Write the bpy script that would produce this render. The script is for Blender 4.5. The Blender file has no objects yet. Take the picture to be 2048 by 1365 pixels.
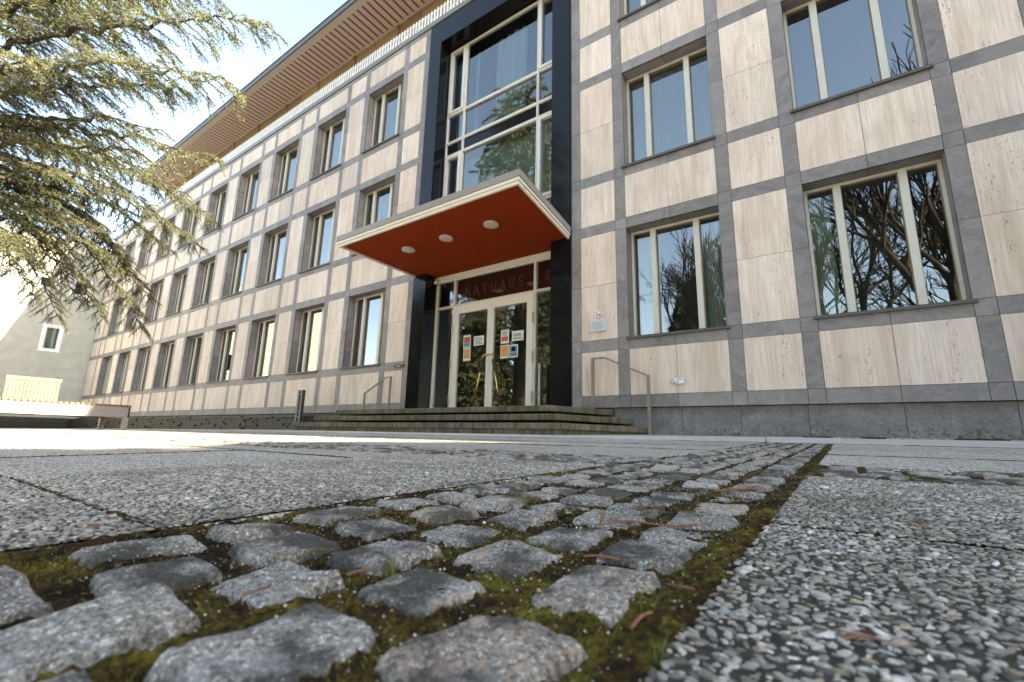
import bpy, bmesh, math, random
import numpy as np
from mathutils import Matrix, Vector
random.seed(7); rng = np.random.default_rng(7)
sc = bpy.context.scene
COL = sc.collection
S = 0.8                                   # building unit -> metres

# ---------------------------------------------------------------- camera
cd = bpy.data.cameras.new('camera'); cam = bpy.data.objects.new('camera', cd); COL.objects.link(cam)
cd.sensor_width = 36.0; cd.lens = 925.03 / 2048 * 36.0
cd.clip_start = 0.01; cd.clip_end = 2000
pitch, yaw, roll = 0.2071, 0.6172, 0.0245
cyw, syw, cp, sp, cr, sr = math.cos(yaw), math.sin(yaw), math.cos(pitch), math.sin(pitch), math.cos(roll), math.sin(roll)
FW = Vector((-syw * cp, cyw * cp, sp)); R0 = Vector((cyw, syw, 0)); U0 = R0.cross(FW)
RT = cr * R0 + sr * U0; UP = -sr * R0 + cr * U0
cam.matrix_world = Matrix(((RT.x, UP.x, -FW.x, 0), (RT.y, UP.y, -FW.y, 0), (RT.z, UP.z, -FW.z, 0), (0, 0, 0, 1)))
cd.dof.use_dof = True; cd.dof.focus_distance = 1.3; cd.dof.aperture_fstop = 10.0
sc.camera = cam
# ---------------------------------------------------------------- sky, sun, exposure
SUN = Vector((0.842, 0.168, 0.515)).normalized()
w = bpy.data.worlds.new('World'); sc.world = w; w.use_nodes = True
nt = w.node_tree; nt.nodes.clear()
sky = nt.nodes.new('ShaderNodeTexSky'); sky.sky_type = 'NISHITA'; sky.sun_disc = False
sky.sun_elevation = math.asin(SUN.z); sky.sun_rotation = math.atan2(SUN.x, SUN.y)
sky.altitude = 100; sky.air_density = 1.0; sky.dust_density = 0.8; sky.ozone_density = 2.2
bg = nt.nodes.new('ShaderNodeBackground'); bg.inputs['Strength'].default_value = 0.15
wo = nt.nodes.new('ShaderNodeOutputWorld')
tint = nt.nodes.new('ShaderNodeMix'); tint.data_type = 'RGBA'; tint.blend_type = 'MULTIPLY'; tint.inputs[0].default_value = 1.0
tint.inputs[7].default_value = (1.0, 0.82, 0.635, 1); nt.links.new(sky.outputs[0], tint.inputs[6]); nt.links.new(tint.outputs[2], bg.inputs[0]); nt.links.new(bg.outputs[0], wo.inputs[0])
sl = bpy.data.lights.new('sun', 'SUN'); sl.energy = 4.8; sl.angle = math.radians(0.53); sl.color = (1.0, 0.87, 0.68)
so = bpy.data.objects.new('sun', sl); COL.objects.link(so)
so.rotation_euler = (-SUN).to_track_quat('-Z', 'Y').to_euler(); so.location = (20, 2, 20)
sc.view_settings.view_transform = 'Standard'; sc.view_settings.look = 'None'
sc.view_settings.exposure = 2.95; sc.view_settings.gamma = 1.0

# ---------------------------------------------------------------- helpers
def ray(u, v):                            # pixel of the 2048 px photograph -> direction with unit depth
    return RT * ((u - 1024) / 925.03) + UP * ((682.5 - v) / 925.03) + FW
def gz(x, y):                             # ground height in metres
    return -0.096 + 0.0262 * y - 0.006 * np.maximum(0, -9.6 - x)

def tag(o, label=None, cat=None, group=None, kind=None):
    if label: o['label'] = label
    if cat: o['category'] = cat
    if group: o['group'] = group
    if kind: o['kind'] = kind
    return o
def empty(name, loc=(0, 0, 0), **k):
    o = bpy.data.objects.new(name, None); o.location = loc; o.empty_display_size = .2
    COL.objects.link(o); tag(o, **k); return o
def link(name, me, mats, parent=None, loc=None):
    o = bpy.data.objects.new(name, me)
    for m in (mats if isinstance(mats, (list, tuple)) else [mats]):
        if len(me.materials) < 9 and not (m.name in [q.name for q in me.materials if q]): me.materials.append(m)
    COL.objects.link(o)
    if parent is not None: o.parent = parent
    if loc is not None: o.location = loc
    return o

class MB:
    def __init__(s, sc_=S): s.v = []; s.f = []; s.m = []; s.sm = []; s.s = sc_
    def poly(s, pts, m=0, smooth=False):
        b = len(s.v); s.v += [tuple(p) for p in pts]; s.f.append(tuple(range(b, b + len(pts)))); s.m.append(m); s.sm.append(smooth)
    def faces(s, pts, fs, m=0, smooth=False):
        b = len(s.v); s.v += [tuple(p) for p in pts]
        for f in fs: s.f.append(tuple(b + i for i in f)); s.m.append(m); s.sm.append(smooth)
    def box(s, x0, x1, y0, y1, z0, z1, m=0):
        P = [(x0, y0, z0), (x1, y0, z0), (x1, y1, z0), (x0, y1, z0), (x0, y0, z1), (x1, y0, z1), (x1, y1, z1), (x0, y1, z1)]
        s.faces(P, [(0, 3, 2, 1), (4, 5, 6, 7), (0, 1, 5, 4), (1, 2, 6, 5), (2, 3, 7, 6), (3, 0, 4, 7)], m)
    def hexa(s, lo, hi, m=0):             # two quads (lower, upper), counter-clockwise from above
        n = len(lo); P = list(lo) + list(hi)
        s.faces(P, [tuple(range(n))[::-1], tuple(range(n, 2 * n))] + [(i, (i + 1) % n, n + (i + 1) % n, n + i) for i in range(n)], m)
    def tube(s, pts, r, n=8, m=0, cap=True):
        pts = [Vector(p) for p in pts]; rr = r if isinstance(r, (list, tuple)) else [r] * len(pts)
        V = []; ref = None
        for i, p in enumerate(pts):
            d = (pts[min(i + 1, len(pts) - 1)] - pts[max(i - 1, 0)]).normalized()
            a = d.cross(Vector((0, 0, 1))) if abs(d.z) < .9 else d.cross(Vector((1, 0, 0)))
            a.normalize(); c = d.cross(a)
            if ref is not None and a.dot(ref) < 0: a = -a; c = d.cross(a)
            ref = a
            for k in range(n):
                t = 2 * math.pi * k / n; V.append(p + rr[i] * (math.cos(t) * a + math.sin(t) * c))
        F = []
        for i in range(len(pts) - 1):
            for k in range(n): F.append((i * n + k, i * n + (k + 1) % n, (i + 1) * n + (k + 1) % n, (i + 1) * n + k))
        if cap: F.append(tuple(range(n))[::-1]); F.append(tuple(range((len(pts) - 1) * n, len(pts) * n)))
        s.faces(V, F, m, True)
    def cyl(s, c, ax, r, h, n=24, m=0):
        c = Vector(c); ax = Vector(ax).normalized(); s.tube([c, c + ax * h], r, n, m)
    def build(s, name, mats, parent=None, loc=None, bevel=0, **k):
        me = bpy.data.meshes.new(name)
        me.from_pydata([(x * s.s, y * s.s, z * s.s) for x, y, z in s.v], [], s.f)
        me.polygons.foreach_set('material_index', s.m); me.polygons.foreach_set('use_smooth', s.sm); me.update()
        o = link(name, me, mats, parent, loc); tag(o, **k)
        if bevel:
            b = o.modifiers.new('bevel', 'BEVEL'); b.width = bevel; b.segments = 2; b.limit_method = 'ANGLE'; b.harden_normals = False
        return o
def npmesh(name, V, F, mats, parent=None, smooth=False, midx=None, **k):   # F: (n,3) or (n,4) array
    me = bpy.data.meshes.new(name); n = F.shape[1]
    me.vertices.add(len(V)); me.vertices.foreach_set('co', np.ascontiguousarray(V, dtype=np.float32).ravel())
    me.loops.add(F.size); me.loops.foreach_set('vertex_index', np.ascontiguousarray(F, dtype=np.int32).ravel())
    me.polygons.add(len(F)); me.polygons.foreach_set('loop_start', np.arange(0, F.size, n, dtype=np.int32))
    me.polygons.foreach_set('loop_total', np.full(len(F), n, dtype=np.int32))
    me.polygons.foreach_set('use_smooth', np.full(len(F), smooth))
    if midx is not None: me.polygons.foreach_set('material_index', midx.astype(np.int32))
    me.update(calc_edges=True); me.validate()
    o = link(name, me, mats, parent); tag(o, **k); return o

_tab = rng.random((8, 256, 256))
def vnoise(x, y, seed=0):
    T = _tab[seed % 8]; xi = np.floor(x).astype(int); yi = np.floor(y).astype(int); fx = x - xi; fy = y - yi
    fx = fx * fx * (3 - 2 * fx); fy = fy * fy * (3 - 2 * fy); a = xi & 255; b = (xi + 1) & 255; c = yi & 255; d = (yi + 1) & 255
    return (T[a, c] * (1 - fx) + T[b, c] * fx) * (1 - fy) + (T[a, d] * (1 - fx) + T[b, d] * fx) * fy
def fbm(x, y, o=4, seed=0, gain=.5):
    r = 0; a = 1; t = 0
    for i in range(o): r = r + a * (vnoise(x * 2 ** i + 17.3 * i, y * 2 ** i + 5.1 * i, seed + i) - .5); t += a; a *= gain
    return r / t * 2

# ---------------------------------------------------------------- materials
class M:
    def __init__(s, name, rough=.6, spec=.5, metal=0):
        s.mat = bpy.data.materials.new(name); s.mat.use_nodes = True; s.t = s.mat.node_tree
        s.b = s.t.nodes['Principled BSDF']; s.b.inputs['Roughness'].default_value = rough
        s.b.inputs['Specular IOR Level'].default_value = spec; s.b.inputs['Metallic'].default_value = metal; s.o = None
    def n(s, ty, **k):
        nd = s.t.nodes.new(ty)
        for a, b in k.items():
            if a in nd.inputs: s.set(nd.inputs[a], b)
            else: setattr(nd, a, b)
        return nd
    def set(s, inp, v):
        if isinstance(v, bpy.types.NodeSocket): s.t.links.new(v, inp)
        elif isinstance(v, tuple) and len(v) == 3 and inp.type == 'RGBA': inp.default_value = (*v, 1)
        else: inp.default_value = v
    def coord(s, scale=(1, 1, 1), island=0):
        tc = s.n('ShaderNodeTexCoord').outputs['Object']
        if island:
            g = s.n('ShaderNodeNewGeometry').outputs['Random Per Island']
            v = s.n('ShaderNodeCombineXYZ'); m_ = s.n('ShaderNodeMath', operation='MULTIPLY'); s.set(m_.inputs[0], g); m_.inputs[1].default_value = island
            for i in range(3): s.set(v.inputs[i], m_.outputs[0])
            a = s.n('ShaderNodeVectorMath', operation='ADD'); s.set(a.inputs[0], tc); s.set(a.inputs[1], v.outputs[0]); tc = a.outputs[0]
        mp = s.n('ShaderNodeMapping'); s.set(mp.inputs[0], tc); mp.inputs['Scale'].default_value = scale
        return mp.outputs[0]
    def noise(s, vec, scale, detail=3, rough=.5, dist=0):
        return s.n('ShaderNodeTexNoise', Vector=vec, Scale=scale, Detail=detail, Roughness=rough, Distortion=dist).outputs['Fac']
    def vor(s, vec, scale, out='Color', feature='F1', rnd=1.0):
        nd = s.n('ShaderNodeTexVoronoi', feature=feature); s.set(nd.inputs['Vector'], vec); nd.inputs['Scale'].default_value = scale; nd.inputs['Randomness'].default_value = rnd
        return nd.outputs[out]
    def ramp(s, fac, stops, interp='LINEAR'):
        nd = s.n('ShaderNodeValToRGB'); s.set(nd.inputs[0], fac); e = nd.color_ramp.elements; nd.color_ramp.interpolation = interp
        while len(e) < len(stops): e.new(.5)
        for i, (p, c) in enumerate(stops):
            e[i].position = p; c = (c, c, c) if not isinstance(c, tuple) else c; e[i].color = (*c, 1)
        return nd.outputs[0]
    def mix(s, f, a, b, mode='MIX'):
        nd = s.n('ShaderNodeMix', data_type='RGBA', blend_type=mode)
        s.set(nd.inputs[0], f); s.set(nd.inputs[6], a); s.set(nd.inputs[7], b); return nd.outputs[2]
    def math(s, op, a, b=0.0):
        nd = s.n('ShaderNodeMath', operation=op); s.set(nd.inputs[0], a); s.set(nd.inputs[1], b); return nd.outputs[0]
    def island(s): return s.n('ShaderNodeNewGeometry').outputs['Random Per Island']
    def col(s, c): s.set(s.b.inputs['Base Color'], c); return s
    def rough(s, c): s.set(s.b.inputs['Roughness'], c); return s
    def bump(s, h, strength=.3, dist=.002):
        nd = s.n('ShaderNodeBump'); s.set(nd.inputs['Height'], h); nd.inputs['Strength'].default_value = strength; nd.inputs['Distance'].default_value = dist
        s.set(s.b.inputs['Normal'], nd.outputs[0]); return s

def plain(name, c, rough=.5, metal=0, spec=.5, var=.12, scale=8, bump=0):
    m = M(name, rough, spec, metal); v = m.noise(m.coord(), scale, 5, .6)
    k = m.ramp(v, [(.25, 1 - var), (.75, 1 + var)])
    m.col(m.mix(1.0, c, k, 'MULTIPLY'))
    if bump: m.bump(m.noise(m.coord(), scale * 25, 3), bump, .001)
    return m.mat

def travertine():
    m = M('travertine', .62, .3); v = m.coord((1, 1, 1), 37.0)
    def mp(s): q = m.n('ShaderNodeMapping'); m.set(q.inputs[0], v); q.inputs['Scale'].default_value = s; return q.outputs[0]
    big = m.noise(mp((4.5, 4.5, .55)), 1.0, 4, .55, .6)
    fine = m.noise(mp((42, 42, 1.6)), 1.0, 4, .6, .3)
    c = m.ramp(big, [(.28, (.59, .475, .375)), (.5, (.73, .61, .51)), (.72, (.80, .70, .61))])
    c = m.mix(m.ramp(fine, [(.35, .45), (.6, 0.0)]), c, (.44, .37, .29))
    isl = m.ramp(m.island(), [(0, (.80, .785, .775)), (.25, (.97, .94, .90)), (.5, (.99, .985, .98)), (.75, (1.0, .95, .915)), (1, (1.09, 1.09, 1.08))])
    c = m.mix(1.0, c, isl, 'MULTIPLY')
    blot = m.noise(mp((2, 2, 1.3)), 1.4, 3, .5)
    c = m.mix(m.ramp(blot, [(.52, 0.0), (.75, .35)]), c, (.46, .385, .30))
    pit = m.noise(mp((70, 70, 17)), 1.0, 3, .65, .8)
    clus = m.noise(mp((9, 9, 1.3)), 1.0, 3, .6, .5)
    pm = m.math('MULTIPLY', m.ramp(pit, [(.59, 0.0), (.65, 1.0)]), m.ramp(clus, [(.50, 0.0), (.62, 1.0)]))
    c = m.mix(m.math('MULTIPLY', pm, .85), c, (.10, .075, .055))
    m.col(c); inv = m.math('SUBTRACT', 1.0, pm); m.bump(inv, .5, .004)
    return m.mat
def greystone(name='grey_stone', lo=(.172, .156, .148), hi=(.325, .298, .284), warm=(.31, .27, .24)):
    m = M(name, .58, .35); v = m.coord((1, 1, 1), 53.0)
    a = m.noise(v, 2.6, 6, .62, 1.6); b = m.noise(v, 34, 5, .7, .6); d = m.noise(v, 1.1, 2)
    c = m.ramp(a, [(.3, lo), (.52, tuple((p + q) / 2 for p, q in zip(lo, hi))), (.75, hi)])
    c = m.mix(m.ramp(b, [(.35, .5), (.62, 0.0)]), c, tuple(p * .72 for p in lo))
    c = m.mix(m.ramp(d, [(.45, 0.0), (.7, .45)]), c, warm)
    c = m.mix(1.0, c, m.ramp(m.island(), [(0, .86), (1, 1.14)]), 'MULTIPLY')
    m.col(c).bump(b, .25, .002); return m.mat
def plinthstone():
    m = M('plinth_stone', .6, .35); v = m.coord((1, 1, 1), 31.0)
    a = m.noise(v, 1.8, 6, .65, 1.2); b = m.noise(v, 26, 5, .7)
    c = m.ramp(a, [(.3, (.16, .151, .144)), (.7, (.29, .276, .265))])
    c = m.mix(m.ramp(b, [(.35, .4), (.6, 0.0)]), c, (.05, .05, .05))
    z = m.n('ShaderNodeSeparateXYZ'); m.set(z.inputs[0], m.n('ShaderNodeTexCoord').outputs['Object'])
    low = m.n('ShaderNodeMapRange'); m.set(low.inputs[0], z.outputs[2]); low.inputs[1].default_value = .42; low.inputs[2].default_value = .12; low.inputs[3].default_value = 0; low.inputs[4].default_value = 1
    st = m.noise(v, 22, 5, .75); st2 = m.noise(v, 3, 3)
    k = m.math('MULTIPLY', m.math('MULTIPLY', m.ramp(st, [(.50, 0.0), (.58, 1.0)]), low.outputs[0]), m.ramp(st2, [(.4, 0.0), (.6, 1.0)]))
    c = m.mix(m.math('MULTIPLY', k, .85), c, (.02, .02, .018))
    m.col(c).bump(b, .25, .002); return m.mat
def granite():
    m = M('granite_setts', .75, .3); v = m.coord((1, 1, 1), 11.0)
    a = m.noise(v, 330, 4, .8); b = m.noise(v, 110, 4, .75, .5); g = m.noise(v, 14, 4, .6)
    isl = m.island()
    base = m.ramp(isl, [(0, (.19, .175, .145)), (.3, (.265, .247, .21)), (.62, (.33, .31, .268)), (.8, (.35, .265, .19)), (.88, (.24, .225, .195)), (1, (.40, .38, .335))])
    c = m.mix(m.ramp(a, [(.38, .85), (.5, 0.0)]), base, (.035, .034, .031)); c = m.mix(m.ramp(m.noise(v, 45, 5, .75, .8), [(.50, 0.0), (.62, .75)]), c, (.42, .415, .39))
    c = m.mix(m.ramp(a, [(.55, 0.0), (.62, .9)]), c, (.80, .78, .73))
    pk = m.math('MULTIPLY', m.ramp(b, [(.54, 0.0), (.62, .8)]), m.ramp(isl, [(.45, .25), (.7, 1.0)]))
    c = m.mix(pk, c, (.50, .37, .27))
    c = m.mix(m.ramp(g, [(.43, .85), (.54, 0.0)]), c, (.040, .037, .030))
    m.col(c).bump(m.math('ADD', a, m.math('MULTIPLY', b, 2.0)), 1.0, .0022); return m.mat
def pebblemat():
    m = M('aggregate_pebbles', .55, .4); isl = m.island(); v = m.coord((1, 1, 1), 5.0); a = m.noise(v, 500, 3, .6)
    c = m.ramp(isl, [(0, (.09, .084, .072)), (.25, (.24, .228, .20)), (.5, (.38, .362, .325)), (.76, (.52, .50, .455)), (.88, (.40, .31, .21)), (.92, (.50, .48, .44)), (1, (.85, .82, .76))])
    c = m.mix(1.0, c, m.ramp(m.noise(m.coord(), 7, 5, .65), [(.32, (.55, .53, .49)), (.55, (.92, .91, .89)), (.75, (1.05, 1.05, 1.04))]), 'MULTIPLY')
    m.col(m.mix(1.0, c, m.ramp(a, [(.3, .68), (.7, 1.15)]), 'MULTIPLY')).bump(a, .4, .0006); return m.mat
def slabmat():
    m = M('exposed_aggregate', .7, .3); v = m.coord((1, 1, 1))
    cell = m.vor(v, 180, 'Color'); dist = m.vor(v, 180, 'Distance'); g = m.n('ShaderNodeSeparateColor'); m.set(g.inputs[0], cell)
    c = m.ramp(g.outputs[0], [(0, (.28, .265, .235)), (.3, (.50, .475, .425)), (.7, (.70, .67, .61)), (.9, (.60, .53, .44)), (1, (.82, .79, .73))])
    c = m.mix(m.ramp(dist, [(.46, 0.0), (.72, 1.0)]), c, (.035, .034, .03))
    st = m.noise(v, .9, 4, .6); c = m.mix(1.0, c, m.ramp(st, [(.3, (.82, .81, .79)), (.7, (1.12, 1.12, 1.10))]), 'MULTIPLY')
    is_ = m.ramp(m.island(), [(0, .92), (1, 1.08)]); c = m.mix(1.0, c, is_, 'MULTIPLY'); c = m.mix(1.0, c, (.86, .855, .84), 'MULTIPLY')
    geo = m.n('ShaderNodeTexCoord').outputs['Object']; ln = m.n('ShaderNodeVectorMath', operation='LENGTH'); m.set(ln.inputs[0], geo)
    m.col(c).bump(m.ramp(dist, [(0, 1.0), (.6, 0.0)]), .4, .002); return m.mat
def foremat():
    m = M('forecourt_concrete', .65, .4); v = m.coord(); a = m.noise(v, 1.3, 5, .65); b = m.noise(v, 70, 4, .7)
    c = m.ramp(a, [(.3, (.40, .38, .345)), (.7, (.54, .515, .475))]); c = m.mix(m.ramp(b, [(.35, .5), (.55, 0.0)]), c, (.40, .38, .34))
    c = m.mix(1.0, c, m.ramp(m.island(), [(0, .9), (1, 1.1)]), 'MULTIPLY'); m.col(c).bump(b, .3, .002); return m.mat
def matrixmat():
    m = M('slab_mortar', .9, .15); v = m.coord(); a = m.noise(v, 60, 4, .7); b = m.noise(v, 600, 2)
    m.col(m.ramp(a, [(.3, (.022, .020, .016)), (.7, (.065, .060, .050))])).bump(b, .8, .001); return m.mat
def mossmat(bright=1.0):
    m = M('moss', .95, .1); v = m.coord(); a = m.noise(v, 16, 4, .65, .5); b = m.noise(v, 190, 3, .7); d = m.noise(v, 5, 3)
    c = m.ramp(a, [(.36, (.010, .007, .005)), (.47, (.035, .020, .009)), (.55, (.066, .048, .010)), (.66, (.115, .098, .014)), (.82, (.24, .20, .035))])
    c = m.mix(m.ramp(b, [(.38, .85), (.52, 0.0)]), c, (.010, .009, .005))
    c = m.mix(m.ramp(b, [(.58, 0.0), (.68, .7)]), c, (.15, .15, .03))
    m.col(c).bump(b, 1.0, .003); return m.mat
def stepmat():
    m = M('mossy_step_stone', .85, .2); v = m.coord((1, 1, 1), 9.0)
    q = m.n('ShaderNodeMapping'); m.set(q.inputs[0], v); q.inputs['Scale'].default_value = (14, 14, 2.2)
    st = m.noise(q.outputs[0], 1.0, 5, .65, .4); a = m.noise(v, 1.7, 4, .6); g = m.noise(v, 120, 4, .7)
    c = m.ramp(a, [(.3, (.11, .097, .068)), (.7, (.22, .195, .145))])
    c = m.mix(m.ramp(st, [(.40, .75), (.58, 0.0)]), c, (.050, .050, .026))
    c = m.mix(m.ramp(m.noise(v, 3.1, 5, .7), [(.52, 0.0), (.66, .7)]), c, (.085, .082, .02))
    c = m.mix(m.ramp(g, [(.35, .45), (.5, 0.0)]), c, (.05, .045, .03))
    m.col(c).bump(g, .5, .003); return m.mat
def glassmat(name, tint, ior, wav, rough=0.0):
    m = M(name); m.t.nodes.remove(m.b); out = m.t.nodes['Material Output']
    tr = m.n('ShaderNodeBsdfTransparent'); tr.inputs[0].default_value = (*tint, 1)
    gl = m.n('ShaderNodeBsdfGlossy'); gl.inputs['Roughness'].default_value = rough; gl.inputs[0].default_value = (.92, .95, .96, 1)
    fr = m.n('ShaderNodeFresnel'); fr.inputs[0].default_value = ior
    q = m.n('ShaderNodeMapping'); m.set(q.inputs[0], m.n('ShaderNodeTexCoord').outputs['Object']); q.inputs['Scale'].default_value = (.8, 1, 1.6)
    ob = m.n('ShaderNodeObjectInfo'); sc3 = m.n('ShaderNodeVectorMath', operation='ADD'); m.set(sc3.inputs[0], q.outputs[0]); m.set(sc3.inputs[1], ob.outputs['Location'])
    bp = m.n('ShaderNodeBump'); m.set(bp.inputs['Height'], m.noise(sc3.outputs[0], 2.2, 2, .4)); bp.inputs['Strength'].default_value = wav; bp.inputs['Distance'].default_value = .02
    m.set(gl.inputs['Normal'], bp.outputs[0])
    mx = m.n('ShaderNodeMixShader'); m.set(mx.inputs[0], fr.outputs[0]); m.set(mx.inputs[1], tr.outputs[0]); m.set(mx.inputs[2], gl.outputs[0])
    m.set(out.inputs[0], mx.outputs[0]); return m.mat
def blackgranite():
    m = M('polished_black_granite', .09, .22); v = m.coord(); a = m.noise(v, 160, 3, .7)
    m.col(m.ramp(a, [(.4, (.004, .004, .005)), (.7, (.014, .015, .018))])); return m.mat
def woodmat(name, a, b, sx=(3, 40, 40)):
    m = M(name, .6, .3); v = m.coord((1, 1, 1), 17.0); q = m.n('ShaderNodeMapping'); m.set(q.inputs[0], v); q.inputs['Scale'].default_value = sx
    g = m.noise(q.outputs[0], 1.0, 5, .6, .5); c = m.ramp(g, [(.3, a), (.7, b)])
    m.col(m.mix(1.0, c, m.ramp(m.island(), [(0, .8), (1, 1.2)]), 'MULTIPLY')).bump(g, .2, .002); return m.mat
def leafmat(name, lo, mid, hi, sc_=.8, trans=.25):
    m = M(name, .55, .3); v = m.coord(); a = m.noise(v, sc_, 3, .6); isl = m.island()
    c = m.ramp(isl, [(0, lo), (.55, mid), (1, hi)]); c = m.mix(1.0, c, m.ramp(a, [(.3, .75), (.7, 1.25)]), 'MULTIPLY'); m.col(c)
    tl = m.n('ShaderNodeBsdfTranslucent'); m.set(tl.inputs[0], c); mx = m.n('ShaderNodeMixShader'); mx.inputs[0].default_value = trans
    m.set(mx.inputs[1], m.b.outputs[0]); m.set(mx.inputs[2], tl.outputs[0]); m.set(m.t.nodes['Material Output'].inputs[0], mx.outputs[0]); return m.mat
def barkmat(name, a, b):
    m = M(name, .9, .1); v = m.coord((1, 1, .25)); g = m.noise(v, 22, 5, .7); m.col(m.ramp(g, [(.35, a), (.65, b)])).bump(g, .8, .02); return m.mat

TRAV = travertine(); GREY = greystone(); PLIN = plinthstone(); GRAN = granite(); PEB = pebblemat(); SLAB = slabmat(); MORT = matrixmat(); FORE = foremat()
MOSS = mossmat(); STEP = stepmat(); BLK = blackgranite()
GLASS = glassmat('window_glass', (.80, .90, .87), 2.7, .010); GLASSP = glassmat('portal_glass', (.78, .90, .86), 2.4, .010)
JOINT = plain('dark_joint', (.03, .028, .026), .9); FRAME = plain('cream_window_frame', (.60, .57, .48), .4, var=.05)
BEAD = plain('bronze_glazing_bead', (.23, .17, .09), .45); SILL = plain('window_sill_slate', (.085, .078, .07), .6, scale=40, var=.4)
COPE = plain('metal_coping', (.17, .155, .135), .45); WHITE = plain('white_balusters', (.72, .71, .67), .5, var=.05)
TIMB = woodmat('parapet_timber', (.19, .12, .065), (.27, .185, .10)); SOFF = plain('cream_soffit_paint', (.56, .48, .43), .6, var=.05)
SLOT = plain('red_brown_slot', (.26, .055, .03), .7); FASC = plain('slate_fascia', (.085, .09, .095), .5)
RED = plain('rust_red_paint', (.23, .032, .005), .75, var=.06, spec=.08); TRIM = plain('ivory_trim', (.70, .66, .55), .35, var=.04); FLASH = plain('zinc_flashing', (.25, .23, .205), .45, var=.08)
LAMPG = plain('opal_lamp_glass', (.55, .50, .43), .35, var=.03); DFRAME = plain('portal_frame_paint', (.68, .64, .56), .3, var=.04)
DARK = plain('painted_room_shade', (.03, .032, .03), .9); INT = plain('interior_wall', (.10, .11, .10), .9); BLIND = plain('vertical_blind_fabric', (.66, .76, .71), .8, var=.05)
CURT = plain('white_curtain', (.62, .68, .66), .8, var=.05); BRASS = plain('brass', (.72, .50, .18), .25, metal=1.0); RUBB = plain('black_grip', (.015, .015, .015), .5)
STEEL = plain('brushed_steel', (.50, .47, .42), .35, metal=.8); ALU = plain('anodised_aluminium', (.27, .255, .245), .45, metal=.3); RAIL = plain('bronzed_steel', (.22, .19, .15), .45, metal=.3); IRON = plain('anthracite_metal', (.035, .035, .037), .45)
PLAST = plain('grey_plaster', (.46, .46, .39), .9, var=.14, scale=2.2, bump=.35); PVC = plain('white_pvc', (.80, .80, .80), .3, var=.02)
WOOD = woodmat('bench_wood', (.15, .08, .038), (.26, .15, .08), (40, 40, 3)); WALLS = greystone('stacked_stone', (.014, .013, .008), (.055, .05, .032), (.035, .034, .010))
PAPER = plain('paper', (.62, .66, .58), .8, var=.03); POR = plain('orange_print', (.56, .25, .07), .6, var=.25, scale=30); PRED = plain('red_print', (.45, .07, .05), .6, var=.3, scale=30)
PTEAL = plain('teal_print', (.10, .20, .24), .6, var=.3, scale=30); INK = plain('ink', (.10, .11, .11), .7); LET = plain('brown_lettering', (.085, .036, .024), .45)
PLAQ = plain('acrylic_plaque', (.58, .60, .62), .25, var=.03); ENG = plain('engraved_text', (.40, .43, .42), .5); GREEN = plain('shield_green', (.03, .14, .07), .4); SRED = plain('shield_red', (.50, .05, .06), .4)
BLUE = plain('blue_sticker', (.03, .07, .30), .4); SOIL = plain('soil', (.035, .030, .022), .95, scale=3, var=.4, bump=.5)
TERR = plain('terrace_paving', (.3, .3, .29), .8)

# ================================================================ GROUND
def grid_sheet(name, xs, ys, dz, mat, **k):
    X, Y = np.meshgrid(xs, ys, indexing='ij'); Z = gz(X, Y) + dz; V = np.stack([X, Y, Z], -1).reshape(-1, 3)
    nx, ny = len(xs), len(ys); i, j = np.meshgrid(np.arange(nx - 1), np.arange(ny - 1), indexing='ij'); a = (i * ny + j).ravel()
    return npmesh(name, V, np.stack([a, a + ny, a + ny + 1, a + 1], 1), mat, smooth=True, **k)
grid_sheet('ground', np.array([-600, -200, -80, -50, -40, -30, -20, -14, -9.6, -4, 0, 6, 20, 80, 300]), np.array([-600, -250, -100, -40, -15, -5, 0, 3, 6, 9, 12, 40, 120]), -0.035, SOIL, kind='structure')

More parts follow.
